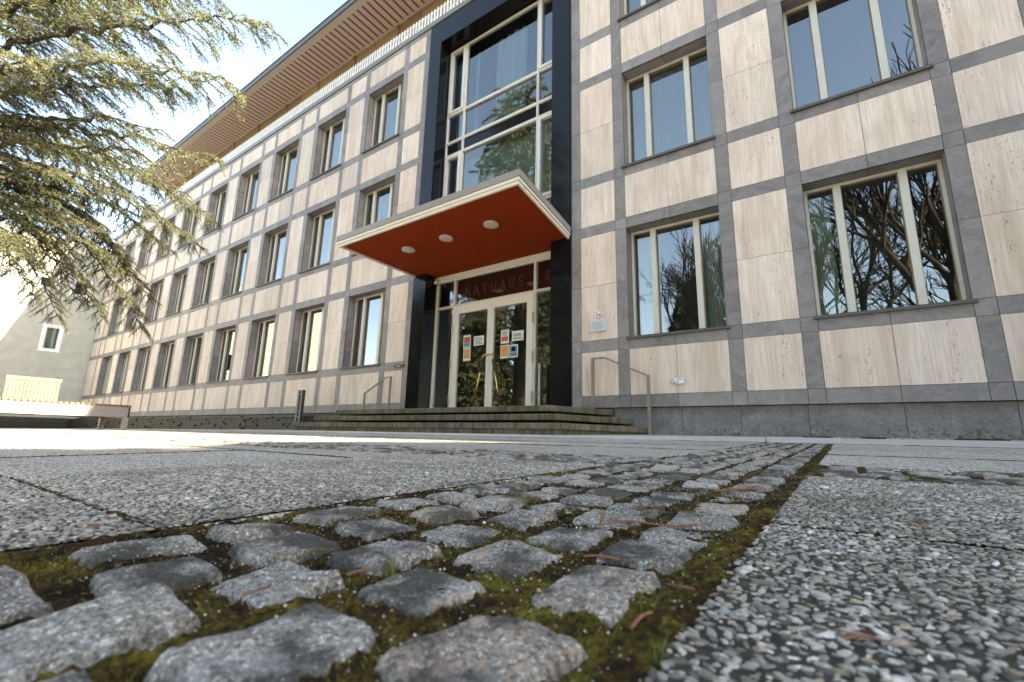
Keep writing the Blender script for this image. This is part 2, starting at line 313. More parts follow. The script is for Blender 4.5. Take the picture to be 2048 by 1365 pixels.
XL, XR = -0.50, -0.087                     # cobble strip towards the building
YC0, YC1, YEND = 1.17, 1.63, 4.22          # crossing strip, end of strip
def slab_mesh(fore=False):
    V = []; F = []
    def slab(x0, x1, y0, y1, g=.004):
        tx, ty, tz = rng.normal(0, .0007, 3); h = rng.normal(0, .0012)
        x0 += g; x1 -= g; y0 += g; y1 -= g; e = .004; b = len(V)
        def z(x, y): return float(gz(x, y)) + h + tx * (x - x0) + ty * (y - y0)
        for (x, y, d) in ((x0, y0, -.03), (x1, y0, -.03), (x1, y1, -.03), (x0, y1, -.03), (x0, y0, -e), (x1, y0, -e), (x1, y1, -e), (x0, y1, -e),
                          (x0 + e, y0 + e, 0), (x1 - e, y0 + e, 0), (x1 - e, y1 - e, 0), (x0 + e, y1 - e, 0)): V.append((x, y, z(x, y) + d))
        for r in (0, 4):
            for k in range(4): F.append((b + r + k, b + r + (k + 1) % 4, b + r + 4 + (k + 1) % 4, b + r + 4 + k))
        F.append((b + 8, b + 9, b + 10, b + 11))
    if not fore:
        # right of the strip
        xr = [XR + .012 + .72 * i for i in range(16)]
        for x0, x1 in zip(xr[:-1], xr[1:]):
            for y0, y1 in ((-1.33, -.70), (-.70, -.07), (-.07, .56), (.56, YC0), (YC1, 2.32), (2.32, 3.0), (3.0, 3.62), (3.62, YEND)): slab(x0, x1, y0, y1)
        # left of the strip
        xl = [XL - .012 - .715 * i for i in range(46)]
        ysl = (-1.3, -.56, .183, .93, YC0 + .0)
        for x1, x0 in zip(xl[:-1], xl[1:]):
            for y0, y1 in zip(ysl[:-1], ysl[1:]): slab(x0, x1, y0, y1)
            for y0, y1 in ((YC1, 2.37), (2.37, 3.0), (3.0, 3.62), (3.62, YEND)): slab(x0, x1, y0, y1)
        return np.array(V), np.array(F)
    # zone in front of the building
    xa = [-33 + .97 * i for i in range(47)]
    for j, (y0, y1) in enumerate([(YEND, 5.0), (5.0, 5.78), (5.78, 6.56), (6.56, 7.34), (7.34, 8.05)] + [(-1.30 - .9 * (k + 1), -1.30 - .9 * k) for k in range(10)]):  # last rows lie unseen behind the camera, added to bounce sun onto the facade
        for x0, x1 in zip(xa[:-1], xa[1:]): slab(x0 + .4 * (j % 2), x1 + .4 * (j % 2), y0, y1, .003)
    return np.array(V), np.array(F)
V, F = slab_mesh(); npmesh('paving_slabs', V, F, SLAB, kind='structure')
V, F = slab_mesh(True); npmesh('forecourt_paving', V, F, FORE, kind='structure')

# dark mortar surface and loose-set pebbles of the nearest slabs (real relief where the lens is 10 cm above them)
near = [(XR + .016, XR + .012 + .716, -.066, .556), (XR + .016, XR + .728, .564, YC0 - .004), 
        (XL - .723, XL - .016, -.556, .179), (XL - .723, XL - .016, .187, .926), (XL - .723, XL - .016, .934, YC0 - .004)]
V = []; F = []
for a in near:
    b = len(V); V += [(a[0] + .003, a[2] + .003, 0), (a[1] - .003, a[2] + .003, 0), (a[1] - .003, a[3] - .003, 0), (a[0] + .003, a[3] - .003, 0)]; F.append((b, b + 1, b + 2, b + 3))
V = np.array(V, float); V[:, 2] = gz(V[:, 0], V[:, 1]) + .0032
npmesh('slab_mortar_bed', V, np.array(F), MORT, kind='structure')
def domes(P, rx, ry, rz, ang, n=7, jv=.13):
    N = len(P); t = np.arange(n) / n * 2 * np.pi; jit = 1 + rng.normal(0, jv, (N, n))
    c, s_ = np.cos(t)[None] * jit, np.sin(t)[None] * jit
    rings = [(1.0, -.35), (.88, .45), (.5, .86)]; tl = rng.normal(0, .16, (N, 2))
    V = []
    for r, h in rings:
        x = c * r * rx[:, None]; y = s_ * r * ry[:, None]; ca, sa = np.cos(ang)[:, None], np.sin(ang)[:, None]
        V.append(np.stack([P[:, :1] + x * ca - y * sa, P[:, 1:2] + x * sa + y * ca, P[:, 2:] + h * rz[:, None] + (tl[:, :1] * x + tl[:, 1:] * y) * (.25 + .75 * (h > 0))], -1))
    top = P + np.stack([0 * rz, 0 * rz, rz], -1); V = np.concatenate(V + [top[:, None]], 1); m_ = V.shape[1]
    f = []
    for k in range(2):
        for i in range(n):
            a, b, c2, d = k * n + i, k * n + (i + 1) % n, (k + 1) * n + (i + 1) % n, (k + 1) * n + i; f += [(a, b, c2), (a, c2, d)]
    for i in range(n): f.append((2 * n + i, 2 * n + (i + 1) % n, 3 * n))
    f = np.array(f); F = (f[None] + (np.arange(N) * m_)[:, None, None]).reshape(-1, 3)
    return V.reshape(-1, 3), F
P = []
for x0, x1, y0, y1 in near:
    p = .0047; gx, gy = np.meshgrid(np.arange(x0 + .003, x1 - .002, p), np.arange(y0 + .003, y1 - .002, p))
    q = np.stack([gx.ravel(), gy.ravel()], 1); q += rng.uniform(-.0024, .0024, q.shape)
    d = np.hypot(q[:, 0], q[:, 1]); fw = (q[:, 0] * -syw + q[:, 1] * cyw)
    keep = (d < 1.95) & (fw > .2 * d) & (rng.random(len(q)) < .95); P.append(q[keep])
P = np.concatenate(P); N = len(P); P3 = np.concatenate([P, (gz(P[:, 0], P[:, 1]) + .0032)[:, None]], 1)
r = .0012 + .0018 * rng.random(N) ** 1.3 + .0012 * (rng.random(N) < .05); V, F = domes(P3, r * rng.uniform(1.0, 1.75, N), r * .85, r * rng.uniform(.20, .55, N), rng.uniform(0, np.pi, N), 7, .24)
npmesh('aggregate_pebbles', V, F, PEB, smooth=False, kind='stuff', label='pale rounded pebbles washed out of the nearest concrete slabs', cat='gravel')

# granite setts
def sett(cx, cy, hx, hy, near_, seed):
    K, n = ((26, 84) if near_ == 2 else (12, 40) if near_ == 1 else (5, 20))
    t = np.arange(n) / n * 2 * np.pi; ex = rng.uniform(.17, .36)
    c, s_ = np.cos(t), np.sin(t); ox = np.sign(c) * np.abs(c) ** ex; oy = np.sign(s_) * np.abs(s_) ** ex
    wob = .955 + .12 * fbm(np.cos(t) * 1.5 + seed * 3.7, np.sin(t) * 1.5 + seed * 1.9, 5, seed, .6)
    rot = rng.normal(0, .05); kx, ky = rng.normal(0, .035, 2)
    tilt = rng.normal(0, .03, 2); h0 = rng.normal(.0022, .0013) if near_ else .0002; dome = rng.uniform(.0002, .0016)
    V = [];
    rad = [0] + list(np.linspace(0.0, 1, K + 1)[1:] ** .8)
    prof = lambda r: dome * (1 - r ** 2) - .0080 * np.maximum(0, (r - .86) / .14) ** 1.6
    rings = [(r, prof(r)) for r in rad[1:]] + [(1.03, -.017), (1.04, -.035)]
    first = True
    for r, z in rings:
        x = ox * wob * r * hx; y = oy * wob * r * hy; x = x + kx * y; y = y + ky * x
        X = cx + x * math.cos(rot) - y * math.sin(rot); Y = cy + x * math.sin(rot) + y * math.cos(rot)
        Z = gz(X, Y) + h0 + z + tilt[0] * x + tilt[1] * y
        if r <= 1.001:
            Z = Z + .0030 * fbm(X * 30, Y * 30, 3, seed) + (.0030 * fbm(X * 130, Y * 130, 5, seed + 3, .72) if near_ else 0)
        V.append(np.stack([X, Y, Z], 1))
    ctr = np.array([[cx, cy, float(gz(cx, cy)) + h0 + dome + .0035 * float(fbm(np.array([cx * 55]), np.array([cy * 55]), 3, seed)[0])]])
    V = np.concatenate(V + [ctr]); m_ = len(rings); F = []
    for k in range(m_ - 1):
        for i in range(n):
            a, b, c2, d = k * n + i, k * n + (i + 1) % n, (k + 1) * n + (i + 1) % n, (k + 1) * n + i; F += [(a, c2, b), (a, d, c2)]
    for i in range(n): F.append((i, (i + 1) % n, m_ * n))
    return V, np.array(F)
SV = []; SF = []; cnt = 0; outlines = []
def add_sett(x0, x1, y0, y1):
    global cnt
    cx, cy = (x0 + x1) / 2, (y0 + y1) / 2; d = math.hypot(cx, cy)
    v, f = sett(cx, cy, (x1 - x0) / 2, (y1 - y0) / 2, 2 if d < .55 else 1 if d < 2.8 else 0, int(rng.integers(0, 900)))
    SV.append(v); SF.append(f + cnt); cnt += len(v); outlines.append((cx, cy, (x1 - x0) / 2, (y1 - y0) / 2))
cw = (XR - .006 - XL) / 5
for c in range(5):
    y = [-.13, -.17, -.12, -.16, -.105][c] if True else 0
    pre = {4: [.126, .234, .334, .42], 3: [.08, .176, .262, .35], 2: [.13, .215, .30], 1: [.095, .18, .27], 0: [.10, .20]}[c]
    edges = [-.14 - .01 * c, .02 + .004 * c] + pre
    while edges[-1] < YEND - .03: edges.append(edges[-1] + rng.uniform(.072, .106) * (1.0 if edges[-1] < 1.2 else .95))
    for y0, y1 in zip(edges[:-1], edges[1:]):
        x0 = XL + cw * c; g = rng.uniform(.0065, .0105); xj = rng.normal(0, .0012)
        add_sett(x0 + g + xj, x0 + cw - g + xj, y0 + rng.uniform(.007, .011), y1 - rng.uniform(.007, .011))
rows = 5; ch = (YC1 - YC0) / rows
for rw in range(rows):
    for x0, x1 in ((XR + .02, 8.5), (-26, XL - .02)):
        x = x0 + rng.uniform(0, .03)
        while x < x1:
            L = rng.uniform(.075, .125) * (1 if x > -6 else 1.6)
            add_sett(x + .006, x + L - .006, YC0 + ch * rw + .006, YC0 + ch * (rw + 1) - .006); x += L
# far second crossing strip line in front of the steps side
npmesh('cobblestones', np.concatenate(SV), np.concatenate(SF), GRAN, smooth=True, kind='structure')

# moss and soil between the setts
def moss_sheet(name, x0, x1, y0, y1, st, amp, **k):
    xs = np.arange(x0, x1 + st / 2, st); ys = np.arange(y0, y1 + st / 2, st); X, Y = np.meshgrid(xs, ys, indexing='ij')
    Z = gz(X, Y) - .0030 + .0055 * fbm(X * 14, Y * 14, 3, 2) + .0045 * np.exp(-((X - XL + .008) / .010) ** 2) + .0045 * np.exp(-((X - XR - .008) / .010) ** 2) + amp * fbm(X * 110, Y * 110, 4, 5, .7)
    V = np.stack([X, Y, Z], -1).reshape(-1, 3); nx, ny = len(xs), len(ys); i, j = np.meshgrid(np.arange(nx - 1), np.arange(ny - 1), indexing='ij'); a = (i * ny + j).ravel()
    return V, np.stack([a, a + ny, a + ny + 1, a + 1], 1)
parts = [moss_sheet('', XL - .026, XR + .024, .02, .75, .0024, .0055), moss_sheet('', XL - .024, XR + .022, .75, 1.7, .006, .003), moss_sheet('', XL - .02, XR + .02, 1.7, YEND, .02, .002),
         moss_sheet('', XR + .014, 3.0, YC0, YC1, .012, .002), moss_sheet('', -26, XL - .014, YC0, YC1, .05, .0015), moss_sheet('', 3.0, 8.5, YC0, YC1, .05, .0015), moss_sheet('', XL - .014, XR + .014, -.3, .02, .01, .004)]
V = []; F = []; b = 0
for v, f in parts: V.append(v); F.append(f + b); b += len(v)
tag(npmesh('moss', np.concatenate(V), np.concatenate(F), MOSS, smooth=False, kind='stuff'), 'olive moss and dark soil filling the joints between the granite setts', 'moss')
# tiny moss shoots
N = 52000; Y = .08 + rng.random(N) ** 1.6 * 1.25; X = rng.uniform(XL - .012, XR + .02, N); msk = fbm(X * 30 + 3, Y * 30, 3, 4) > .08
msk &= (rng.random(N) < .9); X, Y = X[msk], Y[msk]; N = len(X)
Z = gz(X, Y) - .004 + .0055 * fbm(X * 14, Y * 14, 3, 2) + .004 * fbm(X * 110, Y * 110, 4, 5, .7); a = rng.uniform(0, 2 * np.pi, N); h = rng.uniform(.002, .0052, N); wd = .0006
t = np.stack([X + rng.normal(0, .0018, N), Y + rng.normal(0, .0018, N), Z + h], 1); p = np.stack([X, Y, Z], 1); dv = np.stack([np.cos(a), np.sin(a), 0 * a], 1) * wd
SHOOT = leafmat('moss_shoots', (.040, .026, .008), (.090, .070, .012), (.21, .175, .035), 20, .2)
npmesh('moss_shoots', np.stack([p - dv, p + dv, t], 1).reshape(-1, 3), np.arange(N * 3).reshape(-1, 3), SHOOT, kind='stuff', label='short yellow green moss shoots standing in the sett joints', cat='moss')
# grit
N = 5000; X = rng.uniform(XL - .01, XR + .03, N); Y = .1 + rng.random(N) * 1.2
P3 = np.stack([X, Y, gz(X, Y) + .0005 + .0055 * fbm(X * 14, Y * 14, 3, 2)], 1); r = rng.uniform(.0003, .0009, N) * (1 + (rng.random(N) < .03) * 1.2)
V, F = domes(P3, r, r * .8, r * .8, X * 50, 5); npmesh('grit', V, F, PEB, smooth=True, kind='stuff', label='scattered pale grit lying on the moss between the setts', cat='grit')
# moss in slab joints
V = []; F = []
def joint(x0, x1, y0, y1, st=.006):
    b = len(V); n = max(2, int(max(x1 - x0, y1 - y0) / st))
    for i in range(n + 1):
        t = i / n; al = x1 - x0 > y1 - y0; wv = .0035 * fbm(np.array([t * n * .11]), np.array([x0 * 9 + y0]), 3, 3)[0]
        for sgn in (-1, 0, 1):
            wd = max(.001, .006 + wv * 2) * sgn
            x, y = (x0 + (x1 - x0) * t, (y0 + y1) / 2 + wd) if al else ((x0 + x1) / 2 + wd, y0 + (y1 - y0) * t)
            V.append((x, y, float(gz(x, y)) + (.0022 if sgn == 0 else -.001) + rng.normal(0, .0009)))
    for i in range(n):
        for k in range(2): a = b + i * 3 + k; F.append((a, a + 3, a + 4, a + 1))
joint(XR + .02, 2.2, .555, .565); joint(XL - 2.2, XL - .02, .178, .188); joint(XL - 2.2, XL - .02, .925, .935); joint(XL - .73, XL - .724, .188, .92); joint(XL - 1.446, XL - 1.438, .188, .92)
joint(XL - 6, XL - .02, 2.365, 2.375, .03); joint(XR + .02, 4, 2.315, 2.325, .03); joint(-9, XL - .02, 2.995, 3.005, .04); joint(-12, 4, YEND - .005, YEND + .005, .05); joint(XR + .73, XR + .736, 1.64, 2.3, .03)
npmesh('joint_moss', np.array(V), np.array(F), MOSS, kind='stuff', label='thin lines of moss growing in the joints of the concrete slabs', cat='moss')
# grass tufts
def grass(x, y, n, hgt, label, group=None):
    V = []; F = []
    for i in range(n):
        a = rng.uniform(0, 6.28); l = hgt * rng.uniform(.5, 1.1); lean = rng.uniform(.15, .9); bx, by = rng.normal(0, .003, 2)
        b = len(V); wd = .0011 * (hgt / .03) ** .5
        for k in range(4):
            t = k / 3; px = bx + math.cos(a) * lean * l * t * t; py = by + math.sin(a) * lean * l * t * t; pz = l * t * (1 - .25 * lean * t)
            ww = wd * (1 - t * .9); V += [(px - math.sin(a) * ww, py + math.cos(a) * ww, pz), (px + math.sin(a) * ww, py - math.cos(a) * ww, pz)]
        for k in range(3): F.append((b + 2 * k, b + 2 * k + 1, b + 2 * k + 3, b + 2 * k + 2))
    o = npmesh('grass_tuft', np.array(V), np.array(F), GRASS, label=label, cat='grass', group=group); o.location = (x, y, float(gz(x, y)) - .006); return o
GRASS = leafmat('grass_blades', (.07, .09, .015), (.11, .15, .02), (.22, .22, .06), 5, .3)
grass(-.253, .222, 16, .022, 'small green grass tuft beside the large grey sett in the foreground', 'grass tufts in the joints')
grass(-.096, .268, 12, .018, 'low yellowish grass tuft at the right edge of the nearest setts', 'grass tufts in the joints')
grass(-.075, .215, 10, .02, 'dry pale grass sprig lying on the corner of the pebbled slab', 'grass tufts in the joints')
grass(-.40, .33, 5, .014, 'tiny grass sprout at the left edge of the sett path', 'grass tufts in the joints')
grass(.10, 1.22, 30, .03, 'bushy grass tuft on the crossing row of setts', 'grass tufts in the joints')
grass(-.42, 3.5, 8, .11, 'lone upright weed far along the sett path near the building', 'grass tufts in the joints')
# twigs and leaves
TW = plain('dry_twig', (.19, .085, .045), .7, scale=60, var=.4); TW2 = plain('dark_twig', (.10, .05, .03), .8); LF = leafmat('dry_leaf', (.16, .09, .03), (.30, .15, .06), (.42, .27, .10), 20, .2)
def gpt(u, v, dz=.004):                    # where the view ray of a photo pixel meets the ground
    d = ray(u, v); t = -.096 / (d.z - .0262 * d.y); return Vector((d.x * t, d.y * t, d.z * t + dz))
def cr_(P, t):
    i = min(int(t), len(P) - 2); f = t - i; a, b, c, d = P[max(i - 1, 0)], P[i], P[i + 1], P[min(i + 2, len(P) - 1)]
    return .5 * ((2 * b) + (c - a) * f + (2 * a - 5 * b + 4 * c - d) * f * f + (3 * b - a - 3 * c + d) * f ** 3)
def twig(px, r, label, mat=TW, dz=.008):
    m = MB(1.0); pts = [gpt(u, v, dz - .002 + .0012 * math.sin(i * 1.9)) for i, (u, v) in enumerate(px)]; o0 = pts[0].copy(); pts = [p - o0 for p in pts]; pts = [cr_(pts, k / 5) for k in range(5 * (len(pts) - 1) + 1)]
    m.tube(pts, [r * .75] * (len(pts) - 1) + [r * .3], 6); m.build('twig', mat, loc=o0, label=label, cat='twig', group='fallen twigs and needles')
twig([(1205, 1063), (1260, 1058), (1330, 1063), (1400, 1062)], .0012, 'long reddish twig lying across the setts right of the curled leaf')
twig([(1168, 1131), (1200, 1134), (1240, 1136)], .0012, 'short straight orange needle between two middle setts')
twig([(1263, 1286), (1285, 1265), (1306, 1248)], .0013, 'orange twig pointing to the pebbled slab in the near foreground')
twig([(480, 1216), (515, 1208), (540, 1190)], .0009, 'curved orange needle lying on the moss behind the pinkish sett')
twig([(690, 1171), (720, 1166), (745, 1158)], .0010, 'thin orange needle touching the left side of the big grey sett')
twig([(1686, 1300), (1730, 1297), (1780, 1304)], .0011, 'orange needle lying on the pebbled slab at lower right', dz=.006)
twig([(1428, 991), (1480, 988), (1521, 986)], .0022, 'reddish twig across the right column of setts farther back')
twig([(1333, 1192), (1355, 1200), (1392, 1199)], .0014, 'brown twig at the mossy edge of the right hand slab', TW2)
twig([(1275, 1031), (1300, 1029), (1330, 1026)], .0022, 'dark twig in the joint left of the long reddish twig', TW2)
twig([(1565, 961), (1590, 963), (1618, 962)], .0024, 'dark twig lying where the two sett strips cross', TW2)
twig([(170, 1065), (190, 1062), (207, 1061)], .0010, 'faint orange needle on the slab at far left', dz=.006)
twig([(602, 1139), (630, 1130), (660, 1127)], .0008, 'pale green needle lying on the smooth brownish sett', GRASS, dz=.011)
def leaf(u, v, r, label, up=0.0):
    m = MB(1.0); n = 9; P = []
    for i in range(n):
        t = i / (n - 1); wv = r * .42 * math.sin(math.pi * t) ** .8
        x = (t - .5) * 2 * r; z = abs(t - .5) * r * .5 + up * t * r; P += [(x, -wv, z + wv * .5), (x, 0, z), (x, wv, z + wv * .4)]
    F = []
    for i in range(n - 1):
        for k in range(2): a = i * 3 + k; F.append((a, a + 3, a + 4, a + 1))
    m.faces(P, F, 0, True); o = m.build('dry_leaf', LF, loc=gpt(u, v, .007), label=label, cat='leaf', group='fallen dry leaves'); o.rotation_euler = (0, -up, rng.uniform(0, 6)); return o
leaf(1212, 1060, .008, 'curled upright brown leaf at the end of the long reddish twig', .9)
leaf(1832, 1062, .010, 'crumpled tan leaf on the right slab near the mossy joint')
leaf(1302, 1030, .010, 'dark brown leaf lodged between setts in the middle of the path')
leaf(318, 983, .010, 'small brown leaf lying on the broad slab left of the path')
leaf(565, 1001, .008, 'tiny dark leaf near the edge of the broad slab')
leaf(1460, 923, .02, 'dark leaf on the far part of the sett path')

# ================================================================ TOWN HALL
A0 = -5.273; g0, c0, g, W, PP = .266, .93, .271, 2.084, .995
z = dict(z0=.736, z1=1.012, z2=2.063, z3=2.345, zj1=3.708, z4=5.038, z5=5.314, z6=6.42, z7=6.695, zj2=8.061, z8=9.394, z9=9.674, z10=10.761, z11=11.064, zj3=12.41, z12=13.734, z13=14.037, z14=14.80, z15=15.0)
hall = empty('town_hall', (0, 0, 0), label='three storey building clad in cream travertine with a grey stone grid and black portal', cat='building')
# columns of cells: (x0, x1, kind)  g strip, c cream, w window bay (two halves)
cols = []; x = A0
def addc(L, kind):
    global x
    cols.append((x, x + L, kind)); x += L
addc(g0, 'g'); addc(c0, 'c'); addc(g, 'g'); addc(W, 'w'); addc(g, 'g'); addc(PP, 'c'); addc(g, 'g'); addc(W, 'w'); addc(g, 'g'); addc(c0, 'c'); addc(g, 'g')
for k in range(8): addc(W, 'w'); addc(g, 'g'); addc(PP, 'c'); addc(g, 'g')  # unseen bays, added to lengthen the wing so its roof shades the steps
XEND = x
L0 = -11.127; x = L0; lc = []
def addl(L, kind):
    global x
    lc.append((x - L, x, kind)); x -= L
addl(g0, 'g'); addl(.872, 'c'); addl(g, 'g')
for k in range(9):
    addl(W, 'w'); addl(g, 'g')
    if k < 8: addl(PP, 'c'); addl(g, 'g')
addl(.88, 'c'); addl(.27, 'g'); addl(1.887, 'c')
XLEFT = x
cols += lc
rowsZ = [('z0', 'z1', 'b'), ('z1', 'z2', 'p'), ('z2', 'z3', 'b'), ('z3', 'z4', 'win', 'zj1'), ('z4', 'z5', 'b'), ('z5', 'z6', 'p'), ('z6', 'z7', 'b'), ('z7', 'z8', 'win', 'zj2'), ('z8', 'z9', 'b'),
         ('z9', 'z10', 'p'), ('z10', 'z11', 'b'), ('z11', 'z12', 'win', 'zj3'), ('z12', 'z13', 'b'), ('z13', 'z14', 'p'), ('z14', 'z15', 'b')]
tr, gr, core = MB(), MB(), MB(); tl_, gl_ = MB(), MB(); J = .004; wins = []
def panel(m, x0, x1, z0, z1):
    dy = rng.uniform(-.0012, .0012); m.box(x0 + J, x1 - J, 10 + dy, 10.05, z0 + J, z1 - J)
trR, grR = tr, gr
for (x0, x1, kd) in cols:
    tr, gr = (tl_, gl_) if x0 < -8 else (trR, grR)
    xm = (x0 + x1) / 2
    for row in rowsZ:
        a, b, ty = z[row[0]], z[row[1]], row[2]
        if kd == 'w' and ty == 'win': wins.append((x0, a, row[0])); continue
        core.box(x0, x1, 10.035, 10.5, a, b)
        halves = [(x0, xm), (xm, x1)] if kd == 'w' else [(x0, x1)]
        for h0, h1 in halves:
            if ty == 'b': panel(gr, h0, h1, a, b)
            elif ty == 'p': panel(gr if kd == 'g' else tr, h0, h1, a, b)
            else:
                j = z[row[3]]
                for q0, q1 in ((a, j), (j, b)): panel(gr if kd == 'g' else tr, h0, h1, q0, q1)
for x0, a, nm in wins:                      # stone reveals of every opening
    gr = gl_ if x0 < -8 else grR
    x1 = x0 + W; t = a + 2.69 if nm != 'z3' else z['z4']; t = z[{'z3': 'z4', 'z7': 'z8', 'z11': 'z12'}[nm]]; jm = z[{'z3': 'zj1', 'z7': 'zj2', 'z11': 'zj3'}[nm]]
    for q0, q1 in ((a, jm), (jm, t)):
        gr.box(x0 - .045, x0 + .002, 10.052, 10.44, q0 + J, q1 - J); gr.box(x1 - .002, x1 + .045, 10.052, 10.44, q0 + J, q1 - J)
    gr.box(x0 + .004, (x0 + x1) / 2 - J, 10.052, 10.44, t - .002, t + .045); gr.box((x0 + x1) / 2 + J, x1 - .004, 10.052, 10.44, t - .002, t + .045)
# end wall at the far left, roof slab, back
core.box(XLEFT, XLEFT + .05, 10.5, 16, .4, 15.0); core.box(XEND - .05, XEND, 10.5, 16, .4, 15.0)
trR.build('travertine_cladding', TRAV, hall); grR.build('grey_stone_grid', GREY, hall); tl_.build('travertine_cladding', TRAV, hall); gl_.build('grey_stone_grid', GREY, hall)
core.build('wall_core', JOINT, hall)
it = MB(); it.box(XLEFT + .1, XEND - .1, 16, 16.1, 0, 18)
for zz in (.45, 5.75, 10.05, 14.6): it.box(XLEFT + .1, XEND - .1, 11.6 if zz > 1 else 10.55, 16, zz, zz + .3)
for zz in (5.35, 9.75, 14.1): it.box(XLEFT + .1, L0 - .05, 10.52, 11.6, zz, zz + .4); it.box(A0 + .05, XEND - .1, 10.52, 11.6, zz, zz + .4)
it.build('interior_floors', INT, hall)
# plinth
pl = MB(); xs = [-5.27, -3.9, -2.745, -1.62, -.485, .88, 2.2, 3.4, 4.6, 5.9, 7.2, 8.5, XEND]
for a, b in zip(xs[:-1], xs[1:]): pl.box(a + J, b - J, 10.15, 10.4, .10, .732)
pl.build('plinth', PLIN, hall); pl = MB(); xs = [L0 - 1.2 * k for k in range(31)]
for b, a in zip(xs[:-1], xs[1:]): pl.box(max(a, XLEFT) + J, b - J, 10.15, 10.4, .10, .732)
pl.build('plinth', PLIN, hall)
pb = MB(); pb.box(-5.27, XEND, 10.18, 10.5, -.3, .735); pb.box(XLEFT, L0, 10.18, 10.5, -.3, .735); pb.build('plinth_core', JOINT, hall)
# coping, balustrade, set-back storey, roof
co = MB(); co.box(XLEFT - .05, L0 - .0, 9.955, 10.6, 15.0, 15.2); co.box(L0, A0, 9.955, 10.6, 15.0, 15.2); co.box(A0, XEND, 9.955, 10.6, 15.0, 15.2); co.build('parapet_coping', COPE, hall)
te = MB(); te.box(XLEFT, XEND, 10.6, 16, 14.9, 15.1); te.build('roof_terrace', TERR, hall)
bb = MB(); bb.box(XLEFT + .4, XLEFT + 3.6, 10.02, 12, 15.2, 15.62); bb.build('parapet_block', SOFF, hall)
ba = MB(); x = -41.3
while x < XEND:
    ba.box(x, x + .075, 10.02, 10.05, 15.2, 15.82); x += .165
x = -41.25
while x < XEND:
    ba.box(x, x + .06, 10.22, 10.25, 15.2, 15.80); x += .21
ba.box(-41.3, XEND, 10.06, 10.10, 15.74, 15.79)
ba.build('balustrade', WHITE, hall)
tm = MB(); x = -41.1
while x < XEND:
    tm.box(x + .015, x + 1.55 - .015, 11.2, 11.3, 15.1, 18.2); tm.box(x - .1, x + .1, 11.14, 11.2, 15.1, 18.2) if int((x + 41.1) / 1.55) % 2 == 0 else None; x += 1.55
tm.build('timber_wall', TIMB, hall)
tc = MB(); tc.box(-41.1, XEND, 11.31, 16, 15.1, 18.2); tc.build('penthouse_core', JOINT, hall)
RX0, RX1 = -41.5, XEND
rf = MB(); rf.box(RX0, RX1, 9.36, 16.6, 18.25, 18.45); 
P_, Wd = .337, .105                        # slotted soffit: strips between slots, plus end borders
rf.box(RX0, RX1, 9.36, 9.64, 18.2, 18.25); rf.box(RX0, RX1, 11.09, 16.6, 18.2, 18.25)
x = RX0; k = 0
while x < RX1:
    rf.box(x, min(x + P_ - Wd, RX1), 9.64, 11.09, 18.2, 18.25); x += P_; k += 1
rf.build('roof_soffit', SOFF, hall)
sl_ = MB(); sl_.box(RX0 + .1, RX1 - .1, 9.60, 11.12, 18.212, 18.232); sl_.build('soffit_slots', SLOT, hall)
fa = MB(); fa.box(RX0 - .04, RX1, 9.30, 9.36, 18.195, 18.46); fa.box(RX0 - .04, RX0, 9.36, 16.6, 18.195, 18.46); fa.box(RX0 - .04, RX1, 9.27, 16.6, 18.46, 18.51); fa.build('roof_fascia', FASC, hall)

# windows
def win_frame():
    m = MB(); H = 2.69; f = .055; y0, y1 = .33, .45
    m.box(.004, f, y0, y1, .0, H - .004, 0); m.box(W - f, W - .004, y0, y1, .0, H - .004, 0)
    m.box(f, W - f, y0, y1, H - f, H - .004, 0); m.box(f, W - f, y0, y1, .0, f, 0)
    for c in (.545, 1.535): m.box(c - .062, c + .062, y0 - .035, y1, f, H - f, 0)
    b = .016
    for a, c in ((f, .483), (.607, 1.473), (1.597, W - f)):
        m.box(a, a + b, y0 + .03, y0 + .075, f, H - f, 1); m.box(c - b, c, y0 + .03, y0 + .075, f, H - f, 1)
        m.box(a + b, c - b, y0 + .03, y0 + .075, f, f + b, 1); m.box(a + b, c - b, y0 + .03, y0 + .075, H - f - b, H - f, 1)
    return m
def win_pane():
    m = MB()
    for a, c in ((.07, .468), (.622, 1.458), (1.612, W - .07)): m.poly([(a, .395, .07), (c, .395, .07), (c, .395, 2.62), (a, .395, 2.62)])
    return m
def win_sill():
    m = MB(); m.box(-.055, W + .055, -.06, .36, -.062, -.004); return m
def win_blind(kind):
    m = MB(); H = 2.60; x = .07
    if kind == 0:
        while x < W - .1:
            a = .5; m.poly([(x, .50, .06), (x + .098 * math.cos(a), .50 + .1 * math.sin(a), .06), (x + .098 * math.cos(a), .50 + .1 * math.sin(a), H), (x, .50, H)]); x += .102
    else:                                   # gathered curtain at the sides
        for s0, s1 in (((.06, .62), (1.5, 2.02)) if kind == 1 else ((.06, .4),)):
            n = 60; P = []
            for i in range(n + 1):
                t = i / n; X = s0 + (s1 - s0) * t; Yy = .66 + .035 * math.sin(t * 55) + .01 * math.sin(t * 23); P += [(X, Yy, .06), (X, Yy, H)]
            m.faces(P, [(2 * i, 2 * i + 2, 2 * i + 3, 2 * i + 1) for i in range(n)], 0, True)
    return m
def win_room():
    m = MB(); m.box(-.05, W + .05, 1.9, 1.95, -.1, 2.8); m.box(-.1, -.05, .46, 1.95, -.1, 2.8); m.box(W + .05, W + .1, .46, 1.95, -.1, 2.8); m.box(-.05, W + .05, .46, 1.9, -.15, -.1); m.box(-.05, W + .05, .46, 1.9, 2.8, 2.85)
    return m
f0 = win_frame().build('window', [FRAME, BEAD]); p0 = win_pane().build('pane', GLASS); s0 = win_sill().build('sill', SILL)
bl = [win_blind(0).build('blind', BLIND), win_blind(1).build('curtain', CURT), win_blind(2).build('curtain', BLIND)]; rm = win_room().build('room', INT)
